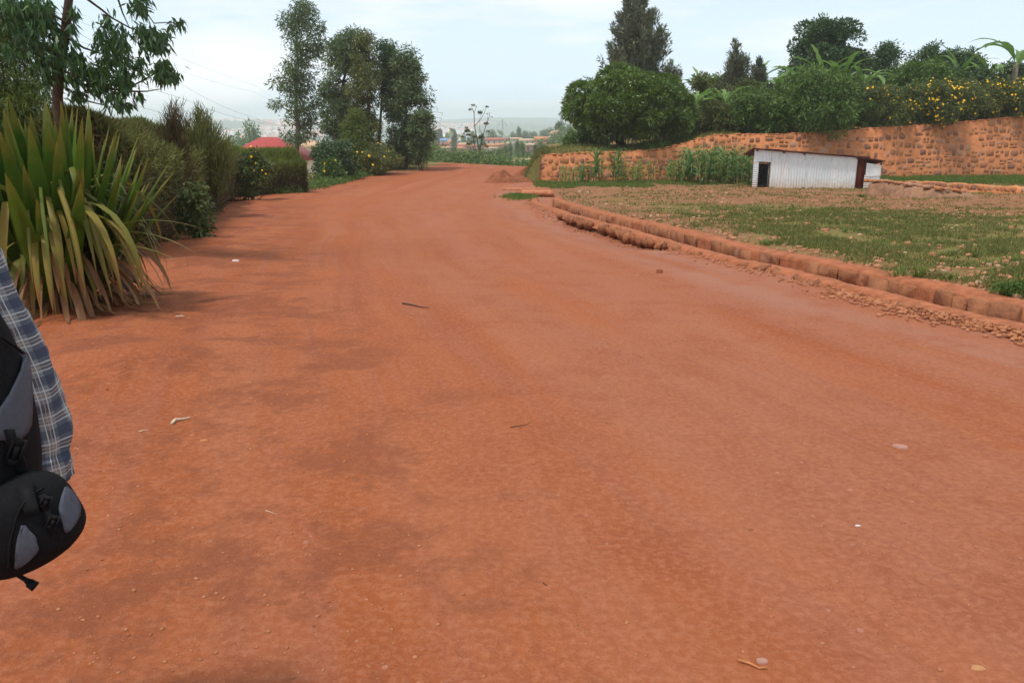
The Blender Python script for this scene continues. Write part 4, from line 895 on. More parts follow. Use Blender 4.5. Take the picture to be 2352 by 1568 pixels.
bush('dark_shrub', 'dark bush at the right edge behind the tall banana plant', 'shrub', 60, [(150, 2310, 2400), (175, 2290, 2420), (205, 2285, 2420)], 50, 120, .24, .10, M_dark, .1, .4, None, 4, None, tz(2340, 58))
F_ = dict(gz=None)
for nm, lab, Y, ol, n, per, m, sg, fl in (
    ('fern_leaved_shrub', 'feathery green shrub drooping over the wall above the left part of the shed', 54.6, [(215, 1695, 1760), (240, 1682, 1800), (270, 1690, 1810), (300, 1725, 1800)], 85, 120, M_fern, .40, 0),
    ('fern_leaved_shrub', 'tall feathery shrub above the middle of the shed roof', 54.8, [(168, 1835, 1930), (195, 1800, 1960), (230, 1780, 1985), (265, 1780, 1990), (300, 1790, 1960)], 150, 120, M_fern, .44, 0),
    ('fern_leaved_shrub', 'broad feathery green shrub behind the yellow flowers', 57.5, [(148, 2095, 2150), (160, 2060, 2180), (185, 2040, 2200), (215, 2030, 2205), (250, 2035, 2200)], 120, 120, M_fern, .42, 0),
    ('flowering_shrub', 'leafy shrub with sparse yellow flowers left of the densest blossom', 55.0, [(200, 1975, 2040), (225, 1965, 2080), (255, 1960, 2090), (288, 1965, 2085)], 110, 130, M_bush, .36, 60),
    ('flowering_shrub', 'tangled shrub thick with yellow flowers spilling over the wall', 55.0, [(195, 2090, 2180), (215, 2075, 2210), (250, 2070, 2220), (290, 2080, 2170)], 120, 130, M_bush, .36, 150),
    ('flowering_shrub', 'brownish shrub with few flowers between the two heavily blossomed ones', 55.6, [(190, 2190, 2270), (215, 2180, 2290), (245, 2180, 2290), (272, 2195, 2275)], 80, 130, M_grevb, .36, 30),
    ('flowering_shrub', 'rightmost shrub covered in yellow flowers beside the tall banana plant', 55.8, [(188, 2270, 2400), (210, 2250, 2410), (240, 2250, 2410), (268, 2280, 2410)], 120, 130, M_bush, .36, 170)):
    x_ = float(P(ol[-1][1] * .5 + ol[-1][2] * .5, 300, Y)[0])
    bush(nm, lab, 'shrub', Y, ol, n, per, .34 if m is M_fern else .15, .085 if m is M_fern else .075, m, .25, sg, 'yellow flowering shrubs on the wall' if fl else 'feathery shrubs on the wall', 6, None, float(WT(x_)), fl * 2, .5, .35, .09)
bush('dark_shrub', 'shaded undergrowth along the wall top between mango tree and feathery shrubs', 'shrub', 57.0, [(245, 1600, 1700), (275, 1590, 1720), (305, 1600, 1730)], 90, 120, .22, .08, M_grevb, .1, .4, None, 5, None, tz(1650, 57))
bush('dark_shrub', 'dense brownish thicket behind the banana plants between the thin spiky trees', 'shrub', 61.5, [(178, 1600, 1640), (200, 1590, 1800), (235, 1585, 1840), (280, 1590, 1840)], 150, 150, .26, .09, M_grevb, .1, .42, None, 5, None, tz(1700, 60))
bush('dark_shrub', 'dense dark thicket filling the gap between the big dark tree and the right edge', 'shrub', 62.5, [(165, 1960, 2200), (185, 1950, 2330), (215, 1950, 2400), (260, 1960, 2400)], 170, 150, .26, .10, M_dark, .1, .44, None, 5, None, tz(2150, 61))
bush('low_shrub', 'leafy green weeds on the bank by the wall beneath the mango tree', 'weeds', 53.0, [(331, 1490, 1535), (338, 1470, 1548), (346, 1450, 1530)], 26, 60, .16, .09, M_fern, .0, .22, None, 3, None, tz(1500, 53))
bush('hill_shrub', 'pale leafy bush left of and below the mango tree on the bank', 'shrub', 60, [(300, 1330, 1365), (312, 1305, 1390), (335, 1295, 1400), (345, 1290, 1390)], 50, 110, .22, .09, M_fern, .1, .38, None, 4, None, tz(1340, 60))

# banana plants
def banana_proto(seed):
    random.seed(seed); root = thing('banana_plant', 'banana plant', 'banana plant'); st = MB(); lf = MB()
    st.tube([(0, 0, -.2), (.02, 0, .8), (.04, .02, 1.7)], [.13, .11, .07], 8)
    n = random.randint(8, 11)
    for i in range(n):
        az = i * 2.4 + random.uniform(-.4, .4); el = R(random.uniform(38, 86)); L = random.uniform(1.5, 2.4)
        pts = arch((.04, .02, 1.55), az, L, el, el - R(random.uniform(50, 120)), 16, 1.3)
        w = np.interp(np.linspace(0, 1, 16), [0, .14, .25, .6, .9, 1], [.04, .05, .27, .34, .2, .04]); 
        blade(lf, pts, w, np.array([math.cos(az), math.sin(az), 0.]), -.12 if random.random() < .5 else -.3, None, .6)
    build('stem', st, M_barkp, root, True); build('leaves', lf, M_ban, root); return root
bp = [banana_proto(s) for s in (3, 11, 29)]; random.seed(77)
BAN = [(1595, 300, 57, 1.15, 'banana plant low and dark at the right flank of the mango tree'), (1612, 255, 62, 1.35, 'tall banana plant rising just right of the mango tree'), (1640, 262, 63, 1.5, 'banana plant with leaves spread between mango and grey spiky tree'), (1660, 300, 56.5, 1.15, 'banana plant low on the wall left of the feathery shrubs'),
       (1730, 240, 61, 1.45, 'banana plant between the two thin spiky trees'), (1790, 245, 60, 1.5, 'banana plant left of the big dark round tree, bright leaves'), (1850, 250, 58.5, 1.6, 'banana plant in front of the big dark tree, pale upright leaves'), (1885, 250, 58.5, 1.6, 'second bright banana plant before the big dark tree'), (1930, 250, 58.5, 1.7, 'banana plant with one tall leaf at the right side of the big dark tree'),
       (1978, 262, 58.5, 1.5, 'banana plant between the big dark tree and yellow flowers'), (2195, 250, 58.8, 1.45, 'bright banana plant behind the yellow flowers, left one'), (2255, 245, 58.8, 1.5, 'bright banana plant behind the yellow flowers, right one'), (2318, 250, 57, 2.0, 'tallest banana plant with torn arching leaves at the right edge')]
for i, (u, v, Y, sc_, lab) in enumerate(BAN):
    q = P(u, v, Y); zg = TH(q[0], Y); o = bp[i % 3] if i < 3 else dup(bp[i % 3], (0, 0, 0))
    o.location = (q[0], Y, zg); o.rotation_euler = (0, 0, random.uniform(0, 6.28)); o.scale = (sc_,) * 3; o['label'] = lab; o['group'] = 'banana plants on the terrace'
# fence of poles behind the mango tree
fe = thing('pole_fence', 'rough fence of upright wooden poles in the shade behind the mango tree', 'fence', (P(1520, 330, 60)[0], 60, tz(1520, 60)))
mb = MB(); x = P(1420, 330, 60)[0]; xe_ = P(1640, 330, 60)[0]; zf_ = lambda x: TH(x, 60)
while x < xe_:
    hgt = random.uniform(1.0, 1.5); mb.tube([(x, 60, zf_(x) - .2), (x + random.uniform(-.08, .08), 60 + random.uniform(-.05, .05), zf_(x) + hgt)], [.04, .03], 5); x += random.uniform(.14, .26)
build('poles', mb, M_bark, fe); mb = MB()
mb.tube([(P(1420, 330, 60)[0], 59.95, zf_(8) + .55), (xe_, 59.95, zf_(xe_) + .7)], .025, 5); build('rail', mb, M_bark, fe)

# ------------------------------------------------------------------ maize in front of the wall
def maize_proto(seed, m):
    random.seed(seed); mb = MB(); hgt = random.uniform(1.2, 1.5)
    mb.tube([(0, 0, -.1), (.02, 0, hgt * .6), (.0, .03, hgt)], [.018, .015, .006], 5)
    for i in range(9):
        az = i * math.pi + random.uniform(-.6, .6) + seed; z = .15 + hgt * .78 * i / 9; el = R(random.uniform(48, 72)); L = random.uniform(.55, .85)
        blade(mb, arch((.01, 0, z), az, L, el, el - R(random.uniform(90, 150)), 8, 1.1), np.interp(np.linspace(0, 1, 8), [0, .2, .5, 1], [.05, .085, .075, .005]), np.array([math.cos(az), math.sin(az), 0.]), .15)
    return build('maize_plant', mb, m)
mp_ = [maize_proto(s, M_maize) for s in (1, 2, 3)] + [maize_proto(s, M_maizey) for s in (4, 5)]
random.seed(5); used = set(); k = 0
for i in range(210):
    u = random.uniform(1288, 1560) if random.random() < .55 else random.uniform(1540, 1728); dk = (1360 < u < 1420) or (1560 < u < 1728); vb = random.uniform(404, 420) if u < 1500 else random.uniform(408, 424)
    if 1500 < u < 1560 and random.random() < .3: continue
    g = G(u, vb, .05); zg = float(H(g[0], g[1])); yel = random.random() < (.15 if dk else .85); j = random.choice([3, 4] if yel else [0, 1, 2])
    hs = {True: random.uniform(1.1, 1.6), False: random.uniform(.65, 1.05)}[dk]
    if u < 1330: hs *= .8
    if j in used: o = mp_[j].copy(); COL.objects.link(o)
    else: o = mp_[j]; used.add(j)
    o.location = (g[0], g[1], zg); o.rotation_euler = (random.uniform(-.1, .1), random.uniform(-.1, .1), random.uniform(0, 6.28)); o.scale = (hs,) * 3
    tag(o, ('yellowing maize plant' if yel else 'green maize plant') + ' in the patch between the stone wall and the field', 'maize', 'yellowing maize plants below the wall' if yel else 'green maize plants below the wall')
# ------------------------------------------------------------------ beyond the bend: village, trees, pylons, wires
M_orange = flat('orange_tile_roof', (.50, .20, .08), .8, .15, .2, 0, 1); M_redroof = flat('red_painted_roof', (.36, .045, .035), .55, .1, .3, 0, 1.2)
M_tanroof = flat('tan_sheet_roof', (.56, .36, .22), .7, .15, .2, 0, 1); M_blueroof = flat('blue_sheet_roof', (.16, .30, .55), .6, .1, .3, 0, 1)
M_pink = flat('faded_red_roof', (.42, .12, .08), .7, .12, .2, 0, 1); M_cream = flat('cream_plaster', (.60, .48, .36), .9, .1, .1, 0, 1); M_brickw = flat('mud_brick_wall', (.44, .19, .095), .9, .15, .1, 0, 1.5)
M_win = flat('dark_window', (.03, .035, .04), .4, .1, .4)
def house(label, u, v, Y, w, d, wh, rh, mr, mw, rz=0.0, hip=False, name='village_house', group='houses of the far village', zb=None):
    """v: eaves line in the picture; the walls stand on the slope below"""
    p = P(u, v, Y); ze = p[2]; zb = ze - wh if zb is None else zb; M = Matrix.Translation((p[0], Y, zb)) @ Matrix.Rotation(rz, 4, 'Z'); h = ze - zb
    root = thing(name, label, 'house', (p[0], Y, zb), 0, group)
    a = MB(); a.box((-w / 2, -d / 2, -1.5), (w / 2, d / 2, h), M); build('wall', a, mw, root)
    o = .4; a = MB(); xr_ = (w / 2 - d / 2 * .9) if hip else w / 2 + o
    V = np.array([(-w / 2 - o, -d / 2 - o, h - .12), (w / 2 + o, -d / 2 - o, h - .12), (w / 2 + o, d / 2 + o, h - .12), (-w / 2 - o, d / 2 + o, h - .12), (-xr_, 0, h + rh), (xr_, 0, h + rh)])
    V = V @ np.array(M.to_3x3()).T + np.array(M.translation)
    a.add(V, [(0, 1, 5, 4), (2, 3, 4, 5), (1, 2, 5), (3, 0, 4), (0, 3, 2, 1)]); build('roof', a, mr, root)
    for k in range(max(1, int(w / 3.5))):
        xx = -w / 2 + w * (k + .5) / max(1, int(w / 3.5)); a = MB(); dd = (k == 1); a.box((xx - .45, -d / 2 - .04, .1 if dd else h * .42), (xx + .45, -d / 2 + .02, h * .8), M); build('door' if dd else 'window', a, M_win, root)
    return root
house('near house with broad dark red roof showing above the bright green hedge', 622, 364, 90, 8.5, 7.4, 2.6, 2.2, M_redroof, M_cream, R(-4), True, 'red_roofed_house', None)
house('small cream roofed house seen between the gum trunks', 714, 338, 150, 5.5, 5, 2.6, 1.2, M_tanroof, M_cream, R(25), True, 'cream_roofed_house', None)
VH = [(1028, 323, 600, 10, 7, 2.4, 1.3, M_blueroof, M_cream, 0, 'blue roofed house, farthest left of the village'), (1039, 331, 560, 8, 8, 3.5, 4.0, M_orange, M_brickw, .5, 'tall steep orange roofed house at the left of the village'), (1012, 333, 540, 5, 5, 3, 1.0, M_redroof, M_pink, 0, 'small red house left of the orange roofed row'),
      (1032, 342, 520, 22, 7, 2.5, 1.4, M_orange, M_brickw, .05, 'long low orange roofed building under the steep orange roof'), (1052, 337, 535, 10, 7, 2.4, 1.3, M_pink, M_cream, -.2, 'pinkish roofed house at the right of the orange row'), (1022, 340, 505, 6, 4, 1.8, .6, M_tanroof, M_cream, .1, 'low pale shed at the left edge of the village'),
      (1064, 332, 560, 9, 7, 2.4, 1.2, M_tanroof, M_brickw, .3, 'tan house behind the bare forked tree'), (1078, 336, 540, 8, 7, 2.4, 1.2, M_orange, M_brickw, -.3, 'orange roofed house right behind the bare forked tree'), (1141, 322, 590, 15, 8, 3.4, 1.6, M_pink, M_cream, .06, 'wide house with faded red roof and cream wall in mid village'),
      (1130, 335, 530, 11, 7, 2.3, 1.2, M_orange, M_brickw, -.1, 'orange roofed house below the wide faded red one'), (1128, 341, 505, 8, 6, 2.2, .9, M_tanroof, M_cream, .1, 'pale low house lowest in mid village'), (1152, 333, 545, 8, 6, 2.4, 1.2, M_orange, M_brickw, .3, 'orange roofed house to the right of mid village'), (1170, 330, 560, 6, 5, 2.4, 1.0, M_cream, M_cream, 0, 'small white house between banana groves'),
      (1212, 323, 570, 11, 8, 2.6, 1.2, M_tanroof, M_cream, -.1, 'cream house at the left of the right hand group'), (1218, 334, 530, 14, 7, 3.2, 1.2, M_tanroof, M_brickw, .06, 'brick walled house with pale roof in the right hand group'), (1247, 321, 520, 10, 8, 2.8, 1.9, M_orange, M_brickw, 0, 'large tan orange roof, highest of the right hand group'), (1251, 331, 515, 8, 6, 2.8, 1.0, M_orange, M_brickw, .1, 'brick house under the large tan orange roof'),
      (1282, 308, 430, 7, 6, 2.6, 1.9, M_tanroof, M_cream, .7, 'tan roofed house on the hill beside the mango tree'), (1186, 319, 620, 8, 6, 2.3, 1.0, M_tanroof, M_cream, .1, 'pale house among the trees on the ridge')]
for (u, v, Y, w, d, wh, rh, mr, mw, rz, lab) in VH: house(lab, u, v, Y, w, d, wh, rh, mr, mw, rz, 'steep' in lab)
house('flat pale roof just below the road edge, left one', 1176, 371, 108, 2.1, 3, 1.6, .22, M_tanroof, M_cream, .05, False, 'roadside_hut', 'huts below the road')
house('flat pale roof just below the road edge, right one', 1217, 368, 112, 2.6, 3, 1.6, .25, M_tanroof, M_cream, -.05, False, 'roadside_hut', 'huts below the road')

def protoTree(seed, kind):
    random.seed(seed); r = np.random.default_rng(seed); root = thing('tree', 'tree', 'tree'); tb, lb = MB(), MB()
    hgt, rad = {'round': (7, 3.2), 'tall': (9, 1.7), 'poplar': (11, 1.9), 'cone': (9, 2.6)}[kind]
    tb.tube([(0, 0, -1.5), (.1, 0, hgt * .4), (0, .1, hgt * .9)], [.22, .16, .05], 6, False)
    for k in range(46):
        h = r.random(); rr = {'round': math.sqrt(max(0, 1 - (2 * h - .95) ** 2)), 'tall': .55 + .45 * math.sin(h * math.pi), 'poplar': math.sin(min(1, h + .12) * math.pi) ** .5 if h < .88 else .4, 'cone': 1 - .85 * h}[kind] * rad
        a = r.random() * 6.28; q = rr * math.sqrt(r.random()) * .95; z = hgt * ((.30 if kind != 'poplar' else .12) + .66 * h)
        leafball(lb, np.array([q * math.cos(a), q * math.sin(a), z]), 46, rad * .26, .62, .24, LM[kind], .6) if False else leafball(lb, np.array([q * math.cos(a), q * math.sin(a), z]), 46, .55 + .08 * rad, .62, .26, .15, .6)
    build('trunk', tb, M_barkd, root); build('crown', lb, {'round': M_farleaf, 'tall': M_farleaf, 'poplar': M_euc, 'cone': M_bush}[kind], root); return root
PT = {k: protoTree(40 + i, k) for i, k in enumerate(('round', 'tall', 'poplar', 'cone'))}; usedT = set(); random.seed(9)
def place(kind, u, vtop, Y, lab, group=None, sx=1.0):
    hgt = {'round': 7, 'tall': 9, 'poplar': 11, 'cone': 9}[kind]; p = P(u, vtop, Y); zg = float(H(p[0], Y)); s = max(.35, (p[2] - zg) / (hgt * 1.0))
    if p[2] - zg < 2: zg = p[2] - 3.0; s = 3.0 / hgt
    if kind in usedT: o = dup(PT[kind], (0, 0, 0))
    else: o = PT[kind]; usedT.add(kind)
    o.location = (p[0], Y, zg); o.scale = (s * sx, s * sx, s); o.rotation_euler = (0, 0, random.uniform(0, 6.28)); o['label'] = lab
    if group: o['group'] = group
place('poplar', 1043, 285, 500, 'dark column shaped tree standing alone above the orange roofs', None, .62)
place('cone', 1010, 297, 650, 'ragged cone shaped tree left of the column shaped one', None, .85)
place('round', 1131, 300, 640, 'flat topped round tree right of the bare forked tree', None, .75)
place('round', 573, 290, 330, 'hazy rounded tree beyond the hedge, left of the red roof', None, .5)
place('round', 548, 318, 300, 'low hazy tree at the foot of the rounded one beyond the hedge', None, .8)
place('round', 590, 332, 280, 'low round hazy tree above the left end of the red roof', None, .8)
place('tall', 655, 322, 200, 'pale tree right of the red roof', None, 1.2)
place('cone', 1286, 281, 440, 'pointed hazy tree on the ridge beside the mango tree', None, .8)
place('tall', 1192, 293, 640, 'slim rounded tree highest in the middle of the ridge', None, .6)
gen = 'green tree on the slope between the road bend and the village'; gg = 'trees on the slope below the bend'
for u, vt, Y, k, sx in [(1003, 312, 380, 'round', .8), (1065, 314, 430, 'round', .9), (1085, 304, 460, 'round', .8), (1108, 308, 440, 'cone', 1), (1178, 305, 480, 'round', .9), (1205, 302, 500, 'round', 1.1), (1225, 304, 470, 'round', 1), (1250, 300, 450, 'round', 1.1), (1265, 296, 440, 'round', 1.2), (1300, 292, 420, 'round', 1.3), (1318, 300, 300, 'round', 1.2), (1335, 303, 260, 'round', 1.1), (1275, 312, 330, 'round', 1), (1262, 327, 290, 'tall', .9), (1240, 325, 300, 'tall', .8), (1188, 324, 270, 'tall', .8), (1200, 328, 240, 'tall', .9), (1172, 332, 260, 'tall', .9), (1160, 336, 220, 'tall', 1),
     (1300, 318, 190, 'round', 1.0), (1325, 318, 160, 'round', 1.1), (1350, 318, 140, 'round', 1.1), (1230, 334, 250, 'cone', .9), (1000, 330, 210, 'round', .9), (1018, 345, 190, 'tall', 1.1), (1040, 350, 180, 'round', 1.0), (1062, 345, 185, 'round', 1.0), (1085, 343, 180, 'tall', 1.1), (1110, 345, 170, 'round', 1.0), (1130, 348, 165, 'tall', 1.2), (1150, 343, 190, 'round', 1), (980, 330, 150, 'tall', 1.2), (995, 345, 120, 'tall', 1.1), (1022, 356, 120, 'round', 1.1), (1050, 358, 110, 'tall', 1.2), (1078, 356, 112, 'round', 1), (1102, 360, 108, 'round', .9), (1140, 358, 125, 'round', 1.1),
     (735, 345, 130, 'round', 1), (760, 330, 160, 'round', 1), (700, 350, 120, 'round', 1), (860, 335, 150, 'round', 1.2), (900, 340, 130, 'round', 1.2), (960, 340, 140, 'round', 1.2), (1190, 352, 170, 'round', .9), (1215, 350, 165, 'round', .9), (1245, 345, 180, 'round', 1.0), (1265, 350, 120, 'round', .8), (530, 325, 260, 'round', 1.2), (500, 322, 280, 'round', 1.2), (620, 338, 300, 'round', 1.3), (650, 335, 320, 'round', 1.3)]:
    if vt < 317 and Y >= 380 and u < 1290: Y = 650; sx *= .8
    if 1155 < u < 1270 and 318 < vt < 340: sx *= .6
    place(k, u, vt, Y, gen, gg, sx)
# bananas and maize just under the far road edge
for i, (u, v, Y, s_) in enumerate([(1232, 340, 92, 1.35), (1258, 334, 88, 1.3), (1128, 356, 88, 1.0), (1146, 352, 92, 1.2), (1172, 318, 430, 2.2), (1160, 316, 440, 2.0), (1196, 316, 420, 2.2), (1204, 322, 400, 2.0), (1262, 332, 150, 1.6), (1110, 360, 90, .9), (1238, 314, 380, 2.0)]):
    p = P(u, v, Y); o = dup(bp[i % 3], (p[0], Y, p[2] - 3.3 * s_), random.uniform(0, 6.28), s_, 'banana plant on the slope beyond the road edge, leaves above the red soil', 'banana plants beyond the road')
for i in range(60):
    u = random.uniform(1125, 1236); Y = random.uniform(78, 88); p = P(u, 372 + (u - 1125) * .06 - random.uniform(3, 12), Y); o = mp_[random.choice([0, 1, 2])].copy(); COL.objects.link(o)
    o.location = (p[0], Y, p[2] - 1.3); o.rotation_euler = (0, 0, random.uniform(0, 6.28)); o.scale = (1.15,) * 3; tag(o, 'maize plant in the field dropping away beyond the road edge', 'maize', 'maize plants beyond the road')
# undergrowth on the slope, which nobody could count
lb = MB(); n = 1500
for k in range(n):
    u = random.uniform(985, 1245); Y = random.uniform(79, 118); x = float(P(u, 372, Y)[0]); leafball(lb, np.array([x, Y, float(H(x, Y)) + random.uniform(.2, 1.6)]), 22, .5, .38, .13, -.1, .5)
tag(build('slope_undergrowth', lb, M_farleaf), 'green undergrowth covering the slope just beyond the road edge', None, None, 'stuff')
lb = MB()
for k in range(2600):
    r_ = random.random(); Y = 125 + 650 * r_ ** 1.3; x = random.uniform(-.14, .13) * Y
    if 500 < Y < 620 and random.random() < .7: continue
    leafball(lb, np.array([x, Y, float(H(x, Y)) + random.uniform(.0, 1.6)]), 12, 1.4, 1.3, .6, 0, .5)
tag(build('far_woodland', lb, M_farleaf), 'hazy woods and groves scattered between the houses of the far slope', None, None, 'stuff')
lb = MB()
for k in range(5200):
    Y = random.uniform(700, 3900); x = random.uniform(-.6, .2) * Y; 
    if fbm(np.array([x * .004]), np.array([Y * .003]), 3, 15)[0] < .0: continue
    leafball(lb, np.array([x, Y, float(H(x, Y)) + 2]), 7, 8, 8, 4, 0, .6)
tag(build('valley_woodland', lb, M_farleaf), 'blue hazed woods on the valley floor and far hills', None, None, 'stuff')
# the town across the valley, reading as one mass
t = NT('town_roofs_and_walls'); f = t.n('ShaderNodeSeparateXYZ', Vector=t.uv()).outputs[0]
M_town = t.done(t.cramp(f, [(0, (.75, .30, .18)), (.45, (.70, .38, .26)), (.6, (.80, .74, .68)), (.9, (.85, .84, .82)), (.95, (.25, .42, .70))], 'CONSTANT'), .8)
mb = MB(); made = 0; tries = 0
while made < 1100 and tries < 20000:
    tries += 1; Y = random.uniform(1300, 4100); r_ = random.choice([random.uniform(-.38, -.22), random.uniform(-.38, -.22), random.uniform(-.12, -.02)]); x = r_ * Y
    dens = fbm(np.array([x * .0035]), np.array([Y * .0022]), 3, 33)[0]
    if dens < .05 + (.12 if Y > 2600 else 0): continue
    z = float(H(x, Y)); w = random.uniform(8, 20); h_ = random.uniform(3, 7); M = Matrix.Translation((x, Y, z)) @ Matrix.Rotation(random.uniform(0, 3), 4, 'Z')
    V = np.array([(-w / 2, -5, -3), (w / 2, -5, -3), (w / 2, 5, -3), (-w / 2, 5, -3), (-w / 2, -5, h_), (w / 2, -5, h_), (w / 2, 5, h_), (-w / 2, 5, h_), (-w / 2, 0, h_ + 3), (w / 2, 0, h_ + 3)]) @ np.array(M.to_3x3()).T + np.array(M.translation)
    mb.add(V, [(0, 1, 5, 4), (1, 2, 6, 5), (2, 3, 7, 6), (3, 0, 4, 7), (4, 5, 9, 8), (6, 7, 8, 9), (5, 6, 9), (7, 4, 8)], np.full((10, 2), random.random())); made += 1
tag(build('distant_town', mb, M_town), 'scattered roofs of a hazy town across the valley', None, None, 'stuff')
# pylons
M_steel = flat('grey_lattice_steel', (.22, .24, .25), .6, .1, .4, .5)
def pylon(label, u, vt, vb, Y, arms, wd, tr):
    top = P(u, vt, Y); bot = P(u, vb, Y); hh = top[2] - bot[2]; zb = bot[2] - 12; root = thing('lattice_pylon', label, 'pylon', (top[0], Y, zb), 0, 'pylons on the hill')
    mb = MB(); w0, w1 = wd, wd * .16; hf = hh + 12
    for sx in (-1, 1):
        for sy in (-1, 1): mb.tube([(top[0] + sx * w0, Y + sy * w0, zb), (top[0] + sx * w1, Y + sy * w1, zb + hf * .62), (top[0] + sx * w1 * .4, Y + sy * w1 * .4, zb + hf)], tr, 4, False)
    nl = 12
    for i in range(nl):
        a, b = i / nl, (i + 1) / nl; wa = np.interp(a, [0, .62, 1], [w0, w1, w1 * .4]); wb = np.interp(b, [0, .62, 1], [w0, w1, w1 * .4])
        for s_ in (-1, 1): mb.tube([(top[0] + s_ * wa, Y - wa, zb + a * hf), (top[0] - s_ * wb, Y - wb, zb + b * hf)], tr * .6, 3, False)
    build('lattice', mb, M_steel, root); 
    for va, wl in arms:
        mb = MB(); z = P(u, va, Y)[2]; mb.tube([(top[0] - wl, Y, z), (top[0], Y, z + .8), (top[0] + wl, Y, z)], tr * .9, 4, False)
        for s_ in (-1, 1): mb.tube([(top[0] + s_ * wl, Y, z), (top[0] + s_ * wl, Y, z - 2.5)], tr * 1.2, 4, False)
        build('cross_arm', mb, M_steel, root)
pylon('taller lattice pylon just right of the gum trees', 990, 240, 316, 700, [(247, 5), (259, 9), (271, 8), (282, 7)], 4.5, .17)
pylon('smaller, more distant lattice pylon above the mid village', 1154, 274, 312, 1150, [(281, 4), (287, 6)], 5.5, .22)
# wires across the left of the sky
M_wire = flat('dull_wire', (.10, .11, .12), .6, .1, .2)
for i, pl in enumerate([[(100, 20), (392, 115), (588, 205), (660, 238)], [(100, 70), (392, 150), (588, 218), (660, 240)], [(150, 55), (420, 203), (588, 264), (680, 290)], [(150, 125), (420, 235), (588, 272), (690, 291)], [(150, 180), (330, 246), (517, 295), (595, 315)]]):
    us = np.linspace(0, 1, 22); ctl = np.array(pl, float); k = np.linspace(0, 1, len(ctl)); co = np.polyfit(k, ctl[:, 1], 2); U = np.interp(us, k, ctl[:, 0]); Vv = np.polyval(co, us); Yv = 70 + 120 * us
    o = build('overhead_wire', MB().tube([P(a, b, y) for a, b, y in zip(U, Vv, Yv)], .016 if i > 1 else .011, 4, False), M_wire)
    tag(o, ['topmost faint overhead wire sloping down to the right', 'second faint overhead wire from the top, close under the first', 'third overhead wire from the top, darker', 'fourth overhead wire from the top, just under the third', 'lowest overhead wire crossing behind the hedge tops'][i], 'wire', 'overhead wires')
# bare forked tree at the far road edge
FY = 84.0
ft = thing('bare_forked_tree', 'thin forked tree with few leaf tufts standing at the far road edge', 'tree', P(1100, 372, FY))
def Zf(x, y, dy=0): return P(976 + x * .1221, 229.7 + y * .1221, FY + dy)      # offsets read in an enlargement
mb = MB(); 
mb.tube([Zf(1050, 1250), Zf(1045, 1020), Zf(1030, 920), Zf(1000, 850)], [.22, .17, .14, .10], 8, False); build('trunk', mb, M_bark, ft, True)
mb = MB()
for j, (pl, r_) in enumerate([([(1005, 860), (960, 640), (930, 480), (925, 250), (900, 180), (880, 140)], .055), ([(930, 240), (960, 150), (985, 125)], .025), ([(930, 500), (1060, 350), (1120, 240), (1160, 130)], .035), ([(1060, 350), (1040, 250)], .02), ([(1030, 900), (1090, 660), (1150, 480), (1200, 350), (1220, 230)], .045), ([(1180, 390), (1170, 270)], .02), ([(1040, 920), (1060, 800), (1100, 740)], .05), ([(1030, 600), (1035, 420), (1030, 330)], .022), ([(1010, 930), (930, 940), (870, 820), (800, 700)], .05), ([(940, 900), (900, 640), (820, 560)], .04), ([(1000, 850), (980, 700), (900, 600)], .04), ([(1080, 930), (1140, 860), (1180, 780)], .03), ([(1090, 660), (1020, 520)], .025), ([(1220, 300), (1265, 325)], .015)]):
    mb.tube([Zf(x, y, .3 * math.sin(j * 2.1 + i * .5)) for i, (x, y) in enumerate(pl)], np.linspace(r_, r_ * .45, len(pl)), 5, False)
build('limbs', mb, M_bark, ft, True); mb = MB()
for x, y, sx, n in [(905, 100, 45, 60), (850, 180, 38, 70), (960, 120, 20, 20), (1170, 130, 38, 60), (1105, 190, 15, 20), (1040, 235, 50, 160), (1175, 262, 22, 36), (1150, 445, 52, 150), (1262, 325, 22, 26), (1125, 320, 10, 8), (1185, 590, 40, 60), (800, 580, 55, 220), (820, 660, 50, 180), (705, 690, 35, 80), (1055, 695, 55, 230), (820, 830, 48, 140), (930, 690, 45, 110), (1100, 830, 60, 90), (1160, 880, 45, 90), (900, 790, 50, 70), (780, 520, 40, 70)]:
    c = Zf(x, y); s_ = sx * .1221 / F * FY; d = nrm(rng.normal(size=(n, 3)) * np.array([1, 1, .35]) + np.array([0, 0, .1])); leaves(mb, c + d * s_ * .15, d, s_ * rng.uniform(.6, 1.15, n), .05, .12)
build('crown', mb, M_grevb, ft)

# ------------------------------------------------------------------ grass, weeds, gravel
def scatter(n, fn, xr_, yr_, thr):
    x = rng.uniform(*xr_, n); y = rng.uniform(*yr_, n); m = fn(x, y) > thr * rng.random(n) + (1 - thr) * 0
    return x[m], y[m]
mb = MB(); xs_, ys_ = [], []
for (n, ylo, yhi) in ((60000, 7.5, 14), (85000, 14, 24), (70000, 24, 48)):
    y = rng.uniform(ylo, yhi, n); x = XK(y) + 1.15 + rng.random(n) * (y * .66 - XK(y))
    g = greenmask(x, y); patch = fbm(x * 1.7, y * 1.7, 3, 71) + .6 * fbm(x * .5, y * .5, 2, 72); m = (rng.random(n) < np.clip((g - .05) * .95, .16, .8) * ss(-.45, .5, patch)) & (x < y * .68) & ((x < 1e9)) & (y < ywall(x) - .4)
    xs_.append(x[m]); ys_.append(y[m])
x = np.concatenate(xs_); y = np.concatenate(ys_); nb = 3
x = np.repeat(x, nb) + rng.normal(size=len(x) * nb) * .03; y = np.repeat(y, nb) + rng.normal(size=len(y) * nb) * .03; n = len(x); z = H(x, y)
leaves(mb, np.stack([x, y, z - .01], -1), rng.normal(size=(n, 3)) * .55 + np.array([0, 0, 1.]), rng.uniform(.03, .10, n) * (1 + y * .012), .009 + .0006 * y, 0, .3)
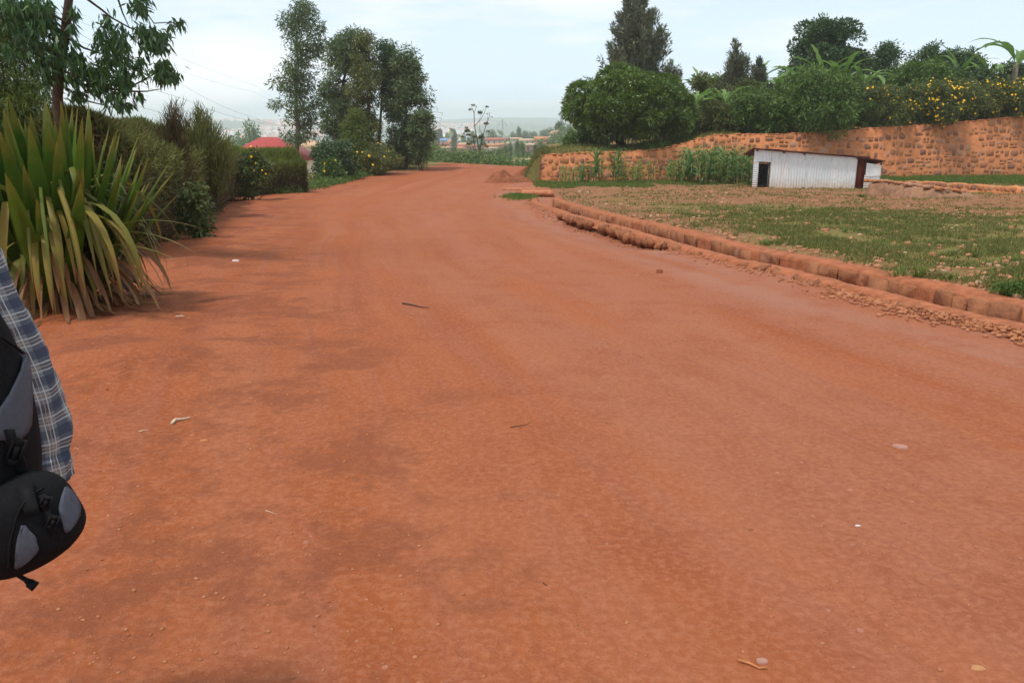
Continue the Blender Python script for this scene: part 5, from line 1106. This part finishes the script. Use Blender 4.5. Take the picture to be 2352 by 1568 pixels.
tag(build('field_grass', mb, M_grass), 'thin patchy grass growing over the stony plot', None, None, 'stuff')
mb = MB()
def lush(n, fx, L=.16, W=.014):
    p = [fx() for _ in range(n)]; x = np.array([q[0] for q in p]); y = np.array([q[1] for q in p]); z = H(x, y); leaves(mb, np.stack([x, y, z - .01], -1), rng.normal(size=(n, 3)) * .4 + np.array([0, 0, 1.]), L * rng.uniform(.6, 1.4, n), W, 0, .3)
lush(16000, lambda: (lambda u, v: G(u, v)[:2])(random.uniform(1236, 1500), random.gauss(414, 3.5)), .22, .03) if False else None
def area(n, x0, x1, y0, y1, L, W, gap=.0):
    x = rng.uniform(x0, x1, n); y = rng.uniform(y0, y1, n); m = (fbm(x * .8, y * .8, 3, 88) > gap) & (y < ywall(x) - .05); x, y = x[m], y[m]; n = len(x)
    leaves(mb, np.stack([x, y, H(x, y) - .02], -1), rng.normal(size=(n, 3)) * .4 + np.array([0, 0, 1.]), L * rng.uniform(.6, 1.4, n), W, 0, .3)
area(9000, 1.2, 7.5, 43.5, 49.5, .17, .03, -.12); area(7000, 7, 15, 46, 51, .18, .03, -.05); area(22000, 20.5, 35, 46, 54, .32, .035, -.25)
yq = rng.normal(34.9, .8, 2600); xq = XK(yq) - .55 + rng.normal(size=2600) * .30
leaves(mb, np.stack([xq, yq, H(xq, yq)], -1), rng.normal(size=(2600, 3)) * .4 + np.array([0, 0, 1.]), rng.uniform(.1, .2, 2600), .025)
tag(build('lush_grass', mb, M_grassg), 'brighter green grass along the foot of the stone wall and by the culvert', None, None, 'stuff')
mb = MB(); n = 9000; x = rng.uniform(.6, 14, n); s_ = rng.uniform(-.45, 9, n); y = ywall(x) + s_; y = np.where(x < 1.9, W0[1] - .4 + s_ * .6, y)
x = np.concatenate([x, rng.uniform(-.4, 2.3, 9000)]); y = np.concatenate([y, rng.uniform(50.75, 56, 9000)])
from mathutils.bvhtree import BVHTree
tm = bpy.data.objects['terrace_ground'].data; bv = BVHTree.FromPolygons([v.co for v in tm.vertices], [p.vertices for p in tm.polygons]); zz = np.array([(lambda h: h[0].z if h[0] else -50)(bv.ray_cast(Vector((a, b, 20)), Vector((0, 0, -1)))) for a, b in zip(x, y)]); m = zz > -3.2
leaves(mb, np.stack([x, y, zz - .02], -1)[m], rng.normal(size=(m.sum(), 3)) * .5 + np.array([0, 0, 1.]), rng.uniform(.12, .36, m.sum()), .035)
tag(build('bank_grass', mb, M_grass), 'rough grass over the bank above and beside the left end of the wall', None, None, 'stuff')
lb = MB()
for k in range(1100):
    y = 37 + 41 * random.random() ** 1.1; w_ = random.uniform(-1.2, .35); x = float(XH(y)) + w_ - .4
    leafball(lb, np.array([x, y, float(H(x, y)) + random.uniform(.0, .12)]), 16, .13 * (1 + y * .012), .07 * (1 + y * .02), .03 * (1 + y * .02), -.4, .5)
tag(build('roadside_weeds', lb, M_fern), 'low green weeds along the foot of the hedges and roadside trees', None, None, 'stuff')
# individual weeds standing out in the field
def tuft(name, label, u, v, n, L, W, m, spread=.6, cat='grass tuft'):
    g_ = G(u, v, .13); z = float(H(g_[0], g_[1])); mb = MB()
    for i in range(n):
        az = random.uniform(0, 6.28); el = R(random.uniform(35, 85)); blade(mb, arch((g_[0] + random.gauss(0, .03), g_[1] + random.gauss(0, .03), z - .01), az, L * random.uniform(.6, 1.1), el, el - R(random.uniform(20, 70)), 6), np.array([.6, 1, .9, .7, .4, .05]) * W, np.array([math.cos(az), math.sin(az), 0.]), .1)
    tag(build(name, mb, m), label, cat, 'standing weeds in the field')
tuft('grass_tuft', 'spiky bright grass tuft at the field edge above the drain', 2063, 627, 46, .34, .014, M_grassg); tuft('grass_tuft', 'second spiky grass tuft right of the first above the drain', 2110, 632, 34, .32, .013, M_grassg); tuft('grass_tuft', 'dry brownish grass tuft beside the spiky green ones', 2030, 637, 50, .22, .010, M_agx)
bush('weed_clump', 'low dark green leafy weed at the right edge above the drain', 'weed', float(G(2325, 672, .13)[1]), [(655, 2300, 2345), (668, 2288, 2370), (678, 2290, 2370)], 22, 50, .06, .022, M_fern, .0, .07, 'standing weeds in the field', 3)
bush('weed_clump', 'tiny dark green weed at the foot of the ruined mud wall', 'weed', float(G(1983, 459, .13)[1]), [(452, 1976, 1990), (458, 1974, 1992)], 5, 40, .08, .05, M_fern, 0, .07, 'standing weeds in the field', 2)
for i, (u, v) in enumerate([(1760, 560), (1940, 540), (2150, 560), (2240, 590), (1690, 540), (2100, 520), (2260, 540), (1855, 600), (2180, 640), (2330, 600), (1600, 520), (2020, 560)]):
    tuft('grass_tuft', 'ordinary grass tuft standing among the stones of the field', u, v, 26, random.uniform(.16, .26) * (1.3 if v < 560 else 1), .012, random.choice([M_grass, M_grassg]))
def pebble(mb, p, s, flatn=.6):
    V = np.array([(1, 0, 0), (-1, 0, 0), (0, 1, 0), (0, -1, 0), (0, 0, 1), (0, 0, -1), (.6, .6, .5), (-.6, .6, .4), (-.6, -.6, .5), (.6, -.6, .4)], float)
    V = np.array([(math.cos(a) * r_, math.sin(a) * r_, z) for z, r_ in ((-.6, .7), (.15, 1.0), (.75, .55)) for a in np.arange(6) * math.pi / 3]) * rng.uniform(.75, 1.2, (18, 3)); V *= s * np.array([1, random.uniform(.6, 1), flatn]); a = random.uniform(0, 6.28); c_, s_ = math.cos(a), math.sin(a)
    V = V @ np.array([[c_, s_, 0], [-s_, c_, 0], [0, 0, 1]]) + p
    mb.add(V, [(i + 6 * k, (i + 1) % 6 + 6 * k, (i + 1) % 6 + 6 * k + 6, i + 6 * k + 6) for k in (0, 1) for i in range(6)] + [(12, 13, 14, 15, 16, 17)], np.full((18, 2), random.random()))
mb = MB()
for k in range(3200):
    y = random.uniform(8, 46) if random.random() < .5 else random.uniform(8, 24); x = float(XK(y)) + 1.1 + random.random() ** 1.3 * max(1, y * .66 - float(XK(y)))
    if float(fbm(x * .5, y * .5, 2, 99)) < -.1 and random.random() < .7: continue
    pebble(mb, np.array([x, y, float(H(x, y)) + .005]), random.choice([.014, .02, .03, .045]) * random.uniform(.7, 1.4) * (1 + y * .02), .6)
tag(build('field_stones', mb, M_peb), 'reddish and pale stones littering the plot', None, None, 'stuff')
mb = MB()
for k in range(4200):
    y = 1.6 + 16 * random.random() ** 1.6; a_ = random.random()
    x = random.uniform(-.64, .64) * y
    if a_ < .5: x = random.uniform(-.66, -.1) * y
    if x > float(XK(y)) - .1: continue
    pebble(mb, np.array([x, y, float(H(x, y)) + .0005]), random.choice([.002, .003, .004, .006, .009]) * random.uniform(.7, 1.3), .55)
for k in range(1500):   # rubble and crumbs at the foot of the kerb
    y = random.uniform(6, 32) if random.random() < .5 else random.uniform(6, 10); x = float(XK(y)) - .05 - abs(random.gauss(0, .22)); pebble(mb, np.array([x, y, float(H(x, y)) + .01]), random.choice([.015, .025, .035]) * random.uniform(.6, 1.3), .6)
for k in range(520):
    y = random.uniform(4.5, 8.8); x = float(XK(y)) - .08 - random.random() ** 1.5 * .35; pebble(mb, np.array([x, y, float(H(x, y)) + .05 * max(0, 1 - (float(XK(y)) - x) / .5) + .01]), random.uniform(.012, .035), .7)
tag(build('road_gravel', mb, M_rub), 'fine gravel and crumbs of soil scattered on the road', None, None, 'stuff')
# single things lying on the road
M_bone = flat('bleached_leaf', (.62, .50, .36), .8, .15, .1, 0, 30); M_white = flat('white_scrap', (.66, .63, .60), .7, .05, .1, 0, 30); M_stick = flat('dark_stick', (.10, .055, .04), .9, .2, .1, 0, 30); M_chip = flat('orange_bark_chip', (.42, .17, .07), .9, .2, .1, 0, 30); M_mauve = flat('mauve_flat_stone', (.36, .185, .145), .85, .12, .2, 0, 20)
def stickt(name, label, pts, r_, m, cat='stick', fork=None):
    q = [G(u, v, .0) for u, v in pts]; q = [np.array([a[0], a[1], float(H(a[0], a[1])) + r_ * (.8 + (.8 if i % 2 else 0))]) for i, a in enumerate(q)]; mb = MB(); mb.tube(q, np.linspace(r_, r_ * .4, len(q)), 6)
    if fork: f = [G(u, v, 0.) for u, v in fork]; mb.tube([np.array([a[0], a[1], float(H(a[0], a[1])) + r_]) for a in f], r_ * .5, 5)
    tag(build(name, mb, m), label, cat)
def flatt(name, label, u, v, w, d, hgt, m, cat, rz=0.0, n=9):
    g_ = G(u, v, 0.); z = float(H(g_[0], g_[1])); ang = np.arange(n) * 2 * math.pi / n; rr = rng.uniform(.72, 1.12, n); V = []
    for k, (s_, zz_) in enumerate(((1, -.01), (.95, hgt * .8), (.7, hgt))):
        for a, r1 in zip(ang, rr): px_, py_ = math.cos(a) * w * r1 * s_, math.sin(a) * d * r1 * s_; V.append((g_[0] + px_ * math.cos(rz) - py_ * math.sin(rz), g_[1] + px_ * math.sin(rz) + py_ * math.cos(rz), z + zz_))
    mb = MB(); mb.add(V, [(i + n * k, (i + 1) % n + n * k, (i + 1) % n + n * k + n, i + n * k + n) for k in (0, 1) for i in range(n)] + [tuple(range(2 * n, 3 * n))]); tag(build(name, mb, m), label, cat)
stickt('stick', 'dark stick lying across the middle of the road', [(925, 699), (945, 703), (968, 708), (987, 711)], .010, M_stick)
stickt('stick', 'short pale twig fallen on the left roadside', [(320, 1004), (332, 1001), (343, 1000)], .003, M_bone)
stickt('twig', 'tiny greenish forked twig on the road centre', [(1172, 990), (1190, 988), (1205, 987), (1218, 982)], .0028, M_stick, 'twig', [(1192, 989), (1198, 993)])
stickt('straw', 'pale straw piece in the left foreground', [(610, 1167), (622, 1173), (635, 1179)], .002, M_bone, 'straw'); stickt('bark_strip', 'reddish curved strip of bark in the lower right foreground', [(1697, 1500), (1722, 1513), (1745, 1521), (1763, 1524)], .006, M_chip, 'bark strip')
stickt('wood_chip', 'small dark chip of wood near the bottom centre', [(1248, 1329), (1253, 1331), (1258, 1333)], .0025, M_stick, 'wood chip')
stickt('dry_leaf', 'curled bleached leaf lying on the left roadside', [(396, 984), (404, 976), (420, 972), (438, 969)], .010, M_bone, 'dry leaf')
flatt('paper_scrap', 'crumpled white scrap beside the sword-leaved plant, farther along the roadside', 542, 608, .055, .03, .02, M_white, 'litter'); flatt('plastic_scrap', 'small white scrap on the soil just right of the plant', 412, 730, .05, .018, .008, M_bone, 'litter', .3)
flatt('cigarette_stub', 'tiny white stub on the right of the road', 1971, 1200, .014, .004, .006, M_white, 'litter', -.1); flatt('flat_stone', 'flat pinkish stone on the right side of the road', 2070, 1022, .050, .030, .010, M_mauve, 'stone', -.5)
flatt('flat_stone', 'greyish flat stone beside the bark strip in the lower right', 1752, 1503, .024, .018, .008, M_mauve, 'stone', .3); flatt('round_stone', 'single round brown stone on the road before the drain', 1515, 625, .05, .045, .05, M_pile, 'stone'); flatt('ochre_stone', 'pale ochre stone sunk in the road near the bottom right corner', 2248, 1524, .028, .016, .004, flat('ochre', (.42, .20, .09), .9, .1), 'stone')
flatt('dark_pebble', 'small orange pebble in the lower left foreground', 308, 1358, .009, .007, .008, M_chip, 'stone'); flatt('clod', 'flat orange clod on the left roadside', 470, 1017, .028, .016, .008, M_chip, 'clod')
# ------------------------------------------------------------------ the person walking off the left edge
M_skin = flat('brown_skin', (.16, .085, .05), .5, .1, .4, 0, 30); M_hair = flat('short_black_hair', (.012, .010, .009), .8, .2, .2, 0, 60, .8); M_jean = flat('dark_blue_denim', (.028, .045, .12), .9, .2, .1, 0, 60, .5); M_shoe = flat('black_shoe', (.02, .02, .02), .5, .1, .4)
t = NT('blue_plaid_cotton'); uvn = t.n('ShaderNodeSeparateXYZ', Vector=t.uv()); A, B = uvn.outputs[0], uvn.outputs[1]
def band(x, per, lo, hi): 
    m = t.math('DIVIDE', t.math('MODULO', t.math('ADD', x, per * 50), per), per); return t.math('MULTIPLY', t.math('GREATER_THAN', m, lo), t.math('LESS_THAN', m, hi))
c = t.mix(t.math('MULTIPLY', band(A, .062, .0, .34), .62), (.175, .200, .225), (.032, .040, .072)); c = t.mix(t.math('MULTIPLY', band(B, .062, .0, .34), .62), c, (.032, .040, .072))
for ax in (A, B):
    c = t.mix(t.math('MULTIPLY', band(ax, .062, .50, .545), .75), c, (.55, .53, .50)); c = t.mix(t.math('MULTIPLY', band(ax, .062, .64, .68), .6), c, (.46, .33, .22)); c = t.mix(t.math('MULTIPLY', band(ax, .062, .78, .82), .75), c, (.55, .53, .50))
M_plaid = t.done(c, .85, t.bump(t.noise(t.obj(), 28, 3), .25, .01), .1)
M_fabk = flat('black_nylon', (.009, .009, .010), .85, .15, .08, 0, 90, .25); M_fagr = flat('slate_grey_nylon', (.075, .080, .100), .75, .1, .15, 0, 120, .25); M_plk = flat('black_plastic', (.009, .009, .010), .7, .1, .1); M_btn = flat('pearl_button', (.7, .7, .7), .3, .05, .5)
G0 = float(H(-1.4, 1.8))
pr = thing('person', 'person in blue plaid shirt and jeans walking away at the left edge, arm hanging down', 'person', (-1.40, 1.80, G0))
BX = -1.44
def skin(name, nodes, edges, parent, m, sub=2):
    me = bpy.data.meshes.new(name); off = np.array(parent.location); me.from_pydata([tuple(np.array(n[0]) - off) for n in nodes], edges, []); o = bpy.data.objects.new(name, me); COL.objects.link(o); o.parent = parent; me.materials.append(m)
    md = o.modifiers.new('Skin', 'SKIN'); md.use_smooth_shade = True
    if not me.skin_vertices: me.attributes
    sv = me.skin_vertices[0].data if me.skin_vertices else None
    if sv is None: return o
    for i, nd in enumerate(nodes): r_ = nd[1]; sv[i].radius = (r_, r_) if not hasattr(r_, '__len__') else r_; sv[i].use_root = (i == 0)
    s2 = o.modifiers.new('Sub', 'SUBSURF'); s2.levels = s2.render_levels = sub; return o
nodes = [((BX, 1.80, .93), (.15, .105)), ((BX, 1.80, 1.10), (.13, .095)), ((BX, 1.79, 1.28), (.155, .105)), ((BX, 1.79, 1.40), (.12, .08)), ((BX, 1.80, 1.48), .052), ((BX, 1.82, 1.545), .055), ((BX, 1.835, 1.60), .072), ((BX, 1.83, 1.665), .085), ((BX, 1.82, 1.72), .065),
         ((BX, 1.90, 1.615), .020), ((BX, 1.935, 1.622), .012)]
edges = [(0, 1), (1, 2), (2, 3), (3, 4), (4, 5), (5, 6), (6, 7), (7, 8), (6, 9), (9, 10)]
def chain(start, pts):
    p = start
    for q in pts: nodes.append(q); edges.append((p, len(nodes) - 1)); p = len(nodes) - 1
    return p
for s in (1, -1):
    xe_ = BX + s * .325; xw = BX + s * .345
    w = chain(3, [((BX + s * .17, 1.79, 1.375), .058), ((BX + s * .255, 1.79, 1.22), .050), ((xe_, 1.81, 1.06), .041), ((xe_ + s * .012, 1.80, .93), .038), ((xw, 1.79, .81), .027)])
    pm = chain(w, [((xw, 1.80, .765), (.020, .034)), ((xw - s * .002, 1.805, .725), (.017, .036))])
    for k, (dy, L) in enumerate(((-.030, .062), (-.010, .076), (.011, .082), (.031, .074))):
        chain(pm, [((xw - s * .002, 1.805 + dy, .70), .0095), ((xw - s * .012, 1.808 + dy * 1.1, .70 - L * .45), .0088), ((xw - s * .032, 1.810 + dy * 1.1, .70 - L * .85), .0078)])
    chain(w, [((xw - s * .012, 1.835, .775), .013), ((xw - s * .020, 1.860, .74), .0105), ((xw - s * .026, 1.868, .712), .009)])
    st = -.05 * s
    chain(0, [((BX + s * .09, 1.80, .86), .088), ((BX + s * .10, 1.79 + st * .8, .47), .055), ((BX + s * .10, 1.76 + st * 1.6, .30), .050), ((BX + s * .10, 1.74 + st * 1.4, .085 + G0 + .06), .036), ((BX + s * .105, 1.86 + st * 1.4, .04 + G0), .034), ((BX + s * .108, 1.93 + st * 1.4, .03 + G0), .028)])
skin('body', nodes, edges, pr, M_skin)
def loft(name, secs, m, parent, n=30, wr=.006, freq=9, seed=0, caps=(False, False)):
    secs = np.array(secs, float); k = len(secs) * 6; t_ = np.linspace(0, 1, k); q = np.stack([np.interp(t_, np.linspace(0, 1, len(secs)), secs[:, j]) for j in range(5)], -1)
    for j in range(5): q[1:-1, j] = (q[:-2, j] + 2 * q[1:-1, j] + q[2:, j]) / 4
    V = []; U = []; L = 0
    for i in range(k):
        if i: L += np.linalg.norm(q[i, :3] - q[i - 1, :3])
        for a in range(n + 1):
            c = 2 * math.pi * a / n; w = 1 + wr / q[i, 3] * 2.4 * float(fbm(math.cos(c) * 1.6 + seed, L * freq + math.sin(c) * 1.6, 3, seed))
            V.append((q[i, 0] + q[i, 3] * w * math.cos(c), q[i, 1] + q[i, 4] * w * math.sin(c), q[i, 2])); U.append((a / n * 2 * math.pi * max(q[:, 3].mean(), .05), L))
    mb = MB(); m1 = n + 1; mb.add(V, [(i * m1 + a, i * m1 + a + 1, (i + 1) * m1 + a + 1, (i + 1) * m1 + a) for i in range(k - 1) for a in range(n)], U); return build(name, mb, m, parent, True)
shirt = loft('shirt', [(BX, 1.80, .84, .185, .125), (BX, 1.80, .98, .175, .118), (BX, 1.79, 1.12, .178, .120), (BX, 1.79, 1.27, .195, .125), (BX, 1.79, 1.36, .190, .118), (BX, 1.79, 1.42, .150, .095), (BX, 1.80, 1.46, .085, .075), (BX, 1.80, 1.49, .066, .064)], M_plaid, pr, seed=2)
for s in (1, -1):
    
    sl = loft('sleeve', [(BX + s * .15, 1.79, 1.425, .055, .07), (BX + s * .195, 1.79, 1.40, .072, .078), (BX + s * .245, 1.79, 1.30, .073, .076), (BX + s * .285, 1.795, 1.18, .069, .071), (BX + s * .318, 1.805, 1.07, .064, .067), (BX + s * .335, 1.805, .97, .061, .064), (BX + s * .345, 1.80, .89, .060, .061), (BX + s * .346, 1.795, .85, .052, .053), (BX + s * .348, 1.79, .845, .056, .056), (BX + s * .348, 1.79, .785, .053, .053)], M_plaid, pr, 30, .009, 13, 5 + s)
    b = MB()
    for k, (zz_, yy) in enumerate(((.815, -.042), (1.21, -.05))):
        cx0 = BX + s * (.348 if k == 0 else .290) + s * .035; b.tube([(cx0, 1.79 + yy, zz_), (cx0 + s * .006, 1.79 + yy - .007, zz_)], .0075, 12)
    build('button', b, M_btn, sl)
jn = loft('jeans', [(BX, 1.80, .99, .165, .112), (BX, 1.80, .93, .172, .118), (BX, 1.80, .86, .176, .118), (BX, 1.80, .80, .17, .11)], M_jean, pr, seed=9)
for s in (1, -1):
    st = -.05 * s; loft('trouser_leg', [(BX + s * .085, 1.80, .86, .094, .105), (BX + s * .092, 1.795 + st * .3, .70, .088, .092), (BX + s * .10, 1.785 + st * .75, .49, .072, .074), (BX + s * .10, 1.765 + st * 1.4, .30, .066, .068), (BX + s * .10, 1.745 + st * 1.4, .12, .068, .07), (BX + s * .10, 1.745 + st * 1.4, .03 + G0 + .04, .072, .076)], M_jean, pr, 24, .010, 10, 20 + s)
    b = MB(); yy = 1.74 + st * 1.4
    V = []
    for (y_, w_, h_) in ((yy - .07, .030, .06), (yy - .03, .042, .085), (yy + .05, .045, .08), (yy + .13, .050, .06), (yy + .19, .045, .045), (yy + .225, .02, .02)):
        for a in range(10): c = a * math.pi / 9; V.append((BX + s * .105 + w_ * math.cos(c), y_, G0 + .0 + h_ * math.sin(c)))
    b.add(V, [(i * 10 + a, i * 10 + a + 1, (i + 1) * 10 + a + 1, (i + 1) * 10 + a) for i in range(5) for a in range(9)] + [tuple(range(10)), tuple(range(50, 60))]); build('shoe', b, M_shoe, pr, True)
class SE:      # superellipsoid that can be drawn and hit by a line
    def __init__(s, c, h, p, M=None): s.c = np.array(c, float); s.h = np.array(h, float); s.p = p; s.M = np.eye(3) if M is None else np.array(M)
    def f(s, q): l = np.abs((q - s.c) @ s.M / s.h); return (l[0] ** s.p[0] + l[1] ** s.p[0]) ** (s.p[1] / s.p[0]) + l[2] ** s.p[1] - 1
    def hit(s, u, v, lift=.003):
        d = ray(u, v); e = np.array([0, 0, EYE]); t_ = .9; best = (9, t_)
        while t_ < 2.6:
            k = s.f(e + d * t_)
            if k < best[0]: best = (k, t_)
            if k <= 0: break
            t_ += .003
        t_ = best[1]; q = e + d * t_; g_ = np.array([s.f(q + dd) - s.f(q - dd) for dd in np.eye(3) * 1e-3]); return q + nrm(g_) * lift
    def mesh(s, n=36, m=22, scale=1.0):
        V = []; sg = lambda x, e: math.copysign(abs(x) ** e, x); e1, e2 = 2 / s.p[0], 2 / s.p[1]; U = []
        for i in range(m + 1):
            ph = -math.pi / 2 + math.pi * i / m
            for k in range(n):
                th = 2 * math.pi * k / n; l = np.array([sg(math.cos(ph), e2) * sg(math.cos(th), e1), sg(math.cos(ph), e2) * sg(math.sin(th), e1), sg(math.sin(ph), e2)]) * s.h * scale
                w = 1 + .02 * float(fbm(th * 1.3, ph * 2, 3, 3)); V.append(s.c + (l * w) @ s.M.T); U.append((th, ph))
        mb = MB(); mb.add(V, [(i * n + k, i * n + (k + 1) % n, (i + 1) * n + (k + 1) % n, (i + 1) * n + k) for i in range(m) for k in range(n)], U); return mb
def panel(name, e, rows_, m, parent, lift=.004, nc=7):
    vs = [r_[0] for r_ in rows_]; vv = np.linspace(vs[0], vs[-1], 12); V = []
    for v in vv:
        a, b_ = np.interp(v, vs, [r_[1] for r_ in rows_]), np.interp(v, vs, [r_[2] for r_ in rows_])
        for k in range(nc): V.append(e.hit(a + (b_ - a) * k / (nc - 1), v, lift))
    mb = MB(); mb.add(V, [(i * nc + k, i * nc + k + 1, (i + 1) * nc + k + 1, (i + 1) * nc + k) for i in range(11) for k in range(nc - 1)]); o = build(name, mb, m, parent, True)
    sd_ = o.modifiers.new('thickness', 'SOLIDIFY'); sd_.thickness = .004; sd_.offset = 0; return o
bpk = thing('backpack', 'black and slate grey backpack with buckled straps on the back of the plaid shirted person', 'backpack', (-1.187, 1.45, .72))
E1 = SE((-1.192, 1.455, 1.035), (.282, .20, .40), (2.1, 2.1)); o = build('main_bag', E1.mesh(), M_fabk, bpk, True)
panel('grey_panel', E1, [(815, 52, 58), (850, 44, 64), (900, 20, 68), (950, -12, 68), (985, -30, 66), (1010, -30, 40)], M_fagr, bpk)
panel('zip_line', E1, [(760, -40, -35), (780, 0, 5), (800, 28, 33), (815, 46, 51)], M_plk, bpk, .006, 3)
E2 = SE(P(46, 1203, 1.385), (.104, .085, .084), (2.5, 2.9), Matrix.Rotation(R(-24), 3, 'Y')); pc_ = build('lower_pouch', E2.mesh(), M_fabk, bpk, True)
panel('grey_end_panel', E2, [(1120, 146, 152), (1140, 138, 170), (1165, 132, 180), (1185, 134, 178), (1205, 140, 166), (1222, 146, 152)], M_fagr, pc_)
panel('grey_base_panel', E2, [(1205, 52, 58), (1230, 42, 82), (1260, 38, 90), (1285, 36, 66), (1300, 36, 44)], M_fagr, pc_)
panel('pouch_seam', E2, [(1125, 96, 100), (1140, 66, 70), (1170, 44, 48), (1200, 34, 38), (1250, 24, 28), (1295, 22, 26)], M_plk, pc_, .006, 3)
def strap(name, pts, w, m, par, es=None, lift=.008):
    q = [e_.hit(u, v, lift) for (u, v, e_) in pts]; mb = MB(); blade(mb, np.array(q), np.full(len(q), w), np.array([1., .2, 0]), 0, .5); o = build(name, mb, m, par, True); sd_ = o.modifiers.new('thickness', 'SOLIDIFY'); sd_.thickness = .003; return o
strap('strap', [(8, 985, E1), (16, 1015, E1), (28, 1045, E1), (38, 1075, E1), (46, 1095, E1)], .026, M_plk, bpk)
strap('strap', [(56, 1115, E2), (62, 1140, E2), (70, 1165, E2), (74, 1180, E2)], .024, M_plk, bpk)
strap('strap', [(92, 1140, E2), (100, 1160, E2), (108, 1190, E2), (122, 1225, E2)], .013, M_plk, bpk)
def buckle(u, v, e, w, h, rz):
    c = e.hit(u, v, .012); mb = MB(); M = Matrix.Translation(Vector(c)) @ Matrix.Rotation(R(30), 4, 'Z') @ Matrix.Rotation(R(rz), 4, 'Y')
    for lo, hi in (((-w, -.006, -h), (-w * .6, .006, h)), ((w * .6, -.006, -h), (w, .006, h)), ((-w * .6, -.0055, h * .55), (w * .6, .0055, h)), ((-w * .6, -.0055, -h), (w * .6, .0055, -h * .55)), ((-w * .35, -.008, -h * .5), (w * .35, .004, h * .5))): mb.box(lo, hi, M)
    build('buckle', mb, M_plk, bpk)
buckle(24, 1035, E1, .013, .024, 24); buckle(98, 1156, E2, .009, .010, 30); buckle(114, 1198, E2, .009, .011, 30)
mb = MB(); z0_ = E2.hit(22, 1296, .004); mb.tube([z0_, P(38, 1318, 1.36), P(58, 1330, 1.36), P(72, 1340, 1.36)], [.0035, .004, .0045, .008], 8); mb.tube([P(66, 1337, 1.36), P(82, 1347, 1.36)], [.008, .0095], 8); build('zip_pull', mb, M_plk, bpk, True)
mb = MB()
for s in (1, -1): mb = MB(); blade(mb, np.array([(BX + s * .11 + .1 * 0, 1.66, 1.40), (BX + s * .115, 1.72, 1.47), (BX + s * .12, 1.80, 1.475), (BX + s * .12, 1.88, 1.44), (BX + s * .13, 1.925, 1.34), (BX + s * .15, 1.93, 1.20), (BX + s * .19, 1.89, 1.05), (BX + s * .20, 1.78, .98)]), np.full(8, .055), np.array([1., 0, 0]), 0, .5); o = build('shoulder_strap', mb, M_fabk, bpk, True); m_ = o.modifiers.new('thickness', 'SOLIDIFY'); m_.thickness = .012
# hair, ears and the rest of the head
EH = SE((BX, 1.815, 1.685), (.084, .098, .098), (2.2, 2.2)); hb = EH.mesh(28, 18); V = np.concatenate(hb.v); V[:, 2] = np.where((V[:, 1] > 1.87) & (V[:, 2] < 1.70), 1.70 + (V[:, 2] - 1.70) * .1, V[:, 2]); hb.v = [V]; build('hair', hb, M_hair, pr, True)
for s in (1, -1):
    build('ear', SE((BX + s * .082, 1.83, 1.625), (.010, .020, .032), (2, 2)).mesh(12, 10), M_skin, pr, True); build('eye', SE((BX + s * .032, 1.902, 1.642), (.013, .010, .008), (2, 2)).mesh(12, 8), M_btn, pr, True)
build('mouth', SE((BX, 1.905, 1.575), (.024, .008, .008), (2, 2)).mesh(14, 8), flat('lips', (.20, .07, .06), .5, .1), pr, True)
# ------------------------------------------------------------------ the hazy air
hm = bpy.data.materials.new('hazy_air'); hm.use_nodes = True; ht = hm.node_tree; ht.nodes.clear()
ho = ht.nodes.new('ShaderNodeOutputMaterial'); hv = ht.nodes.new('ShaderNodeVolumePrincipled')
hv.inputs['Color'].default_value = (.90, .96, 1.0, 1); hv.inputs['Density'].default_value = 3.6e-4; hv.inputs['Anisotropy'].default_value = 0.0
ht.links.new(hv.outputs[0], ho.inputs['Volume'])
mb = MB(); mb.box((-5200, -60, -115), (5200, 6700, 75))
tag(build('haze', mb, hm), None, None, None, 'stuff')
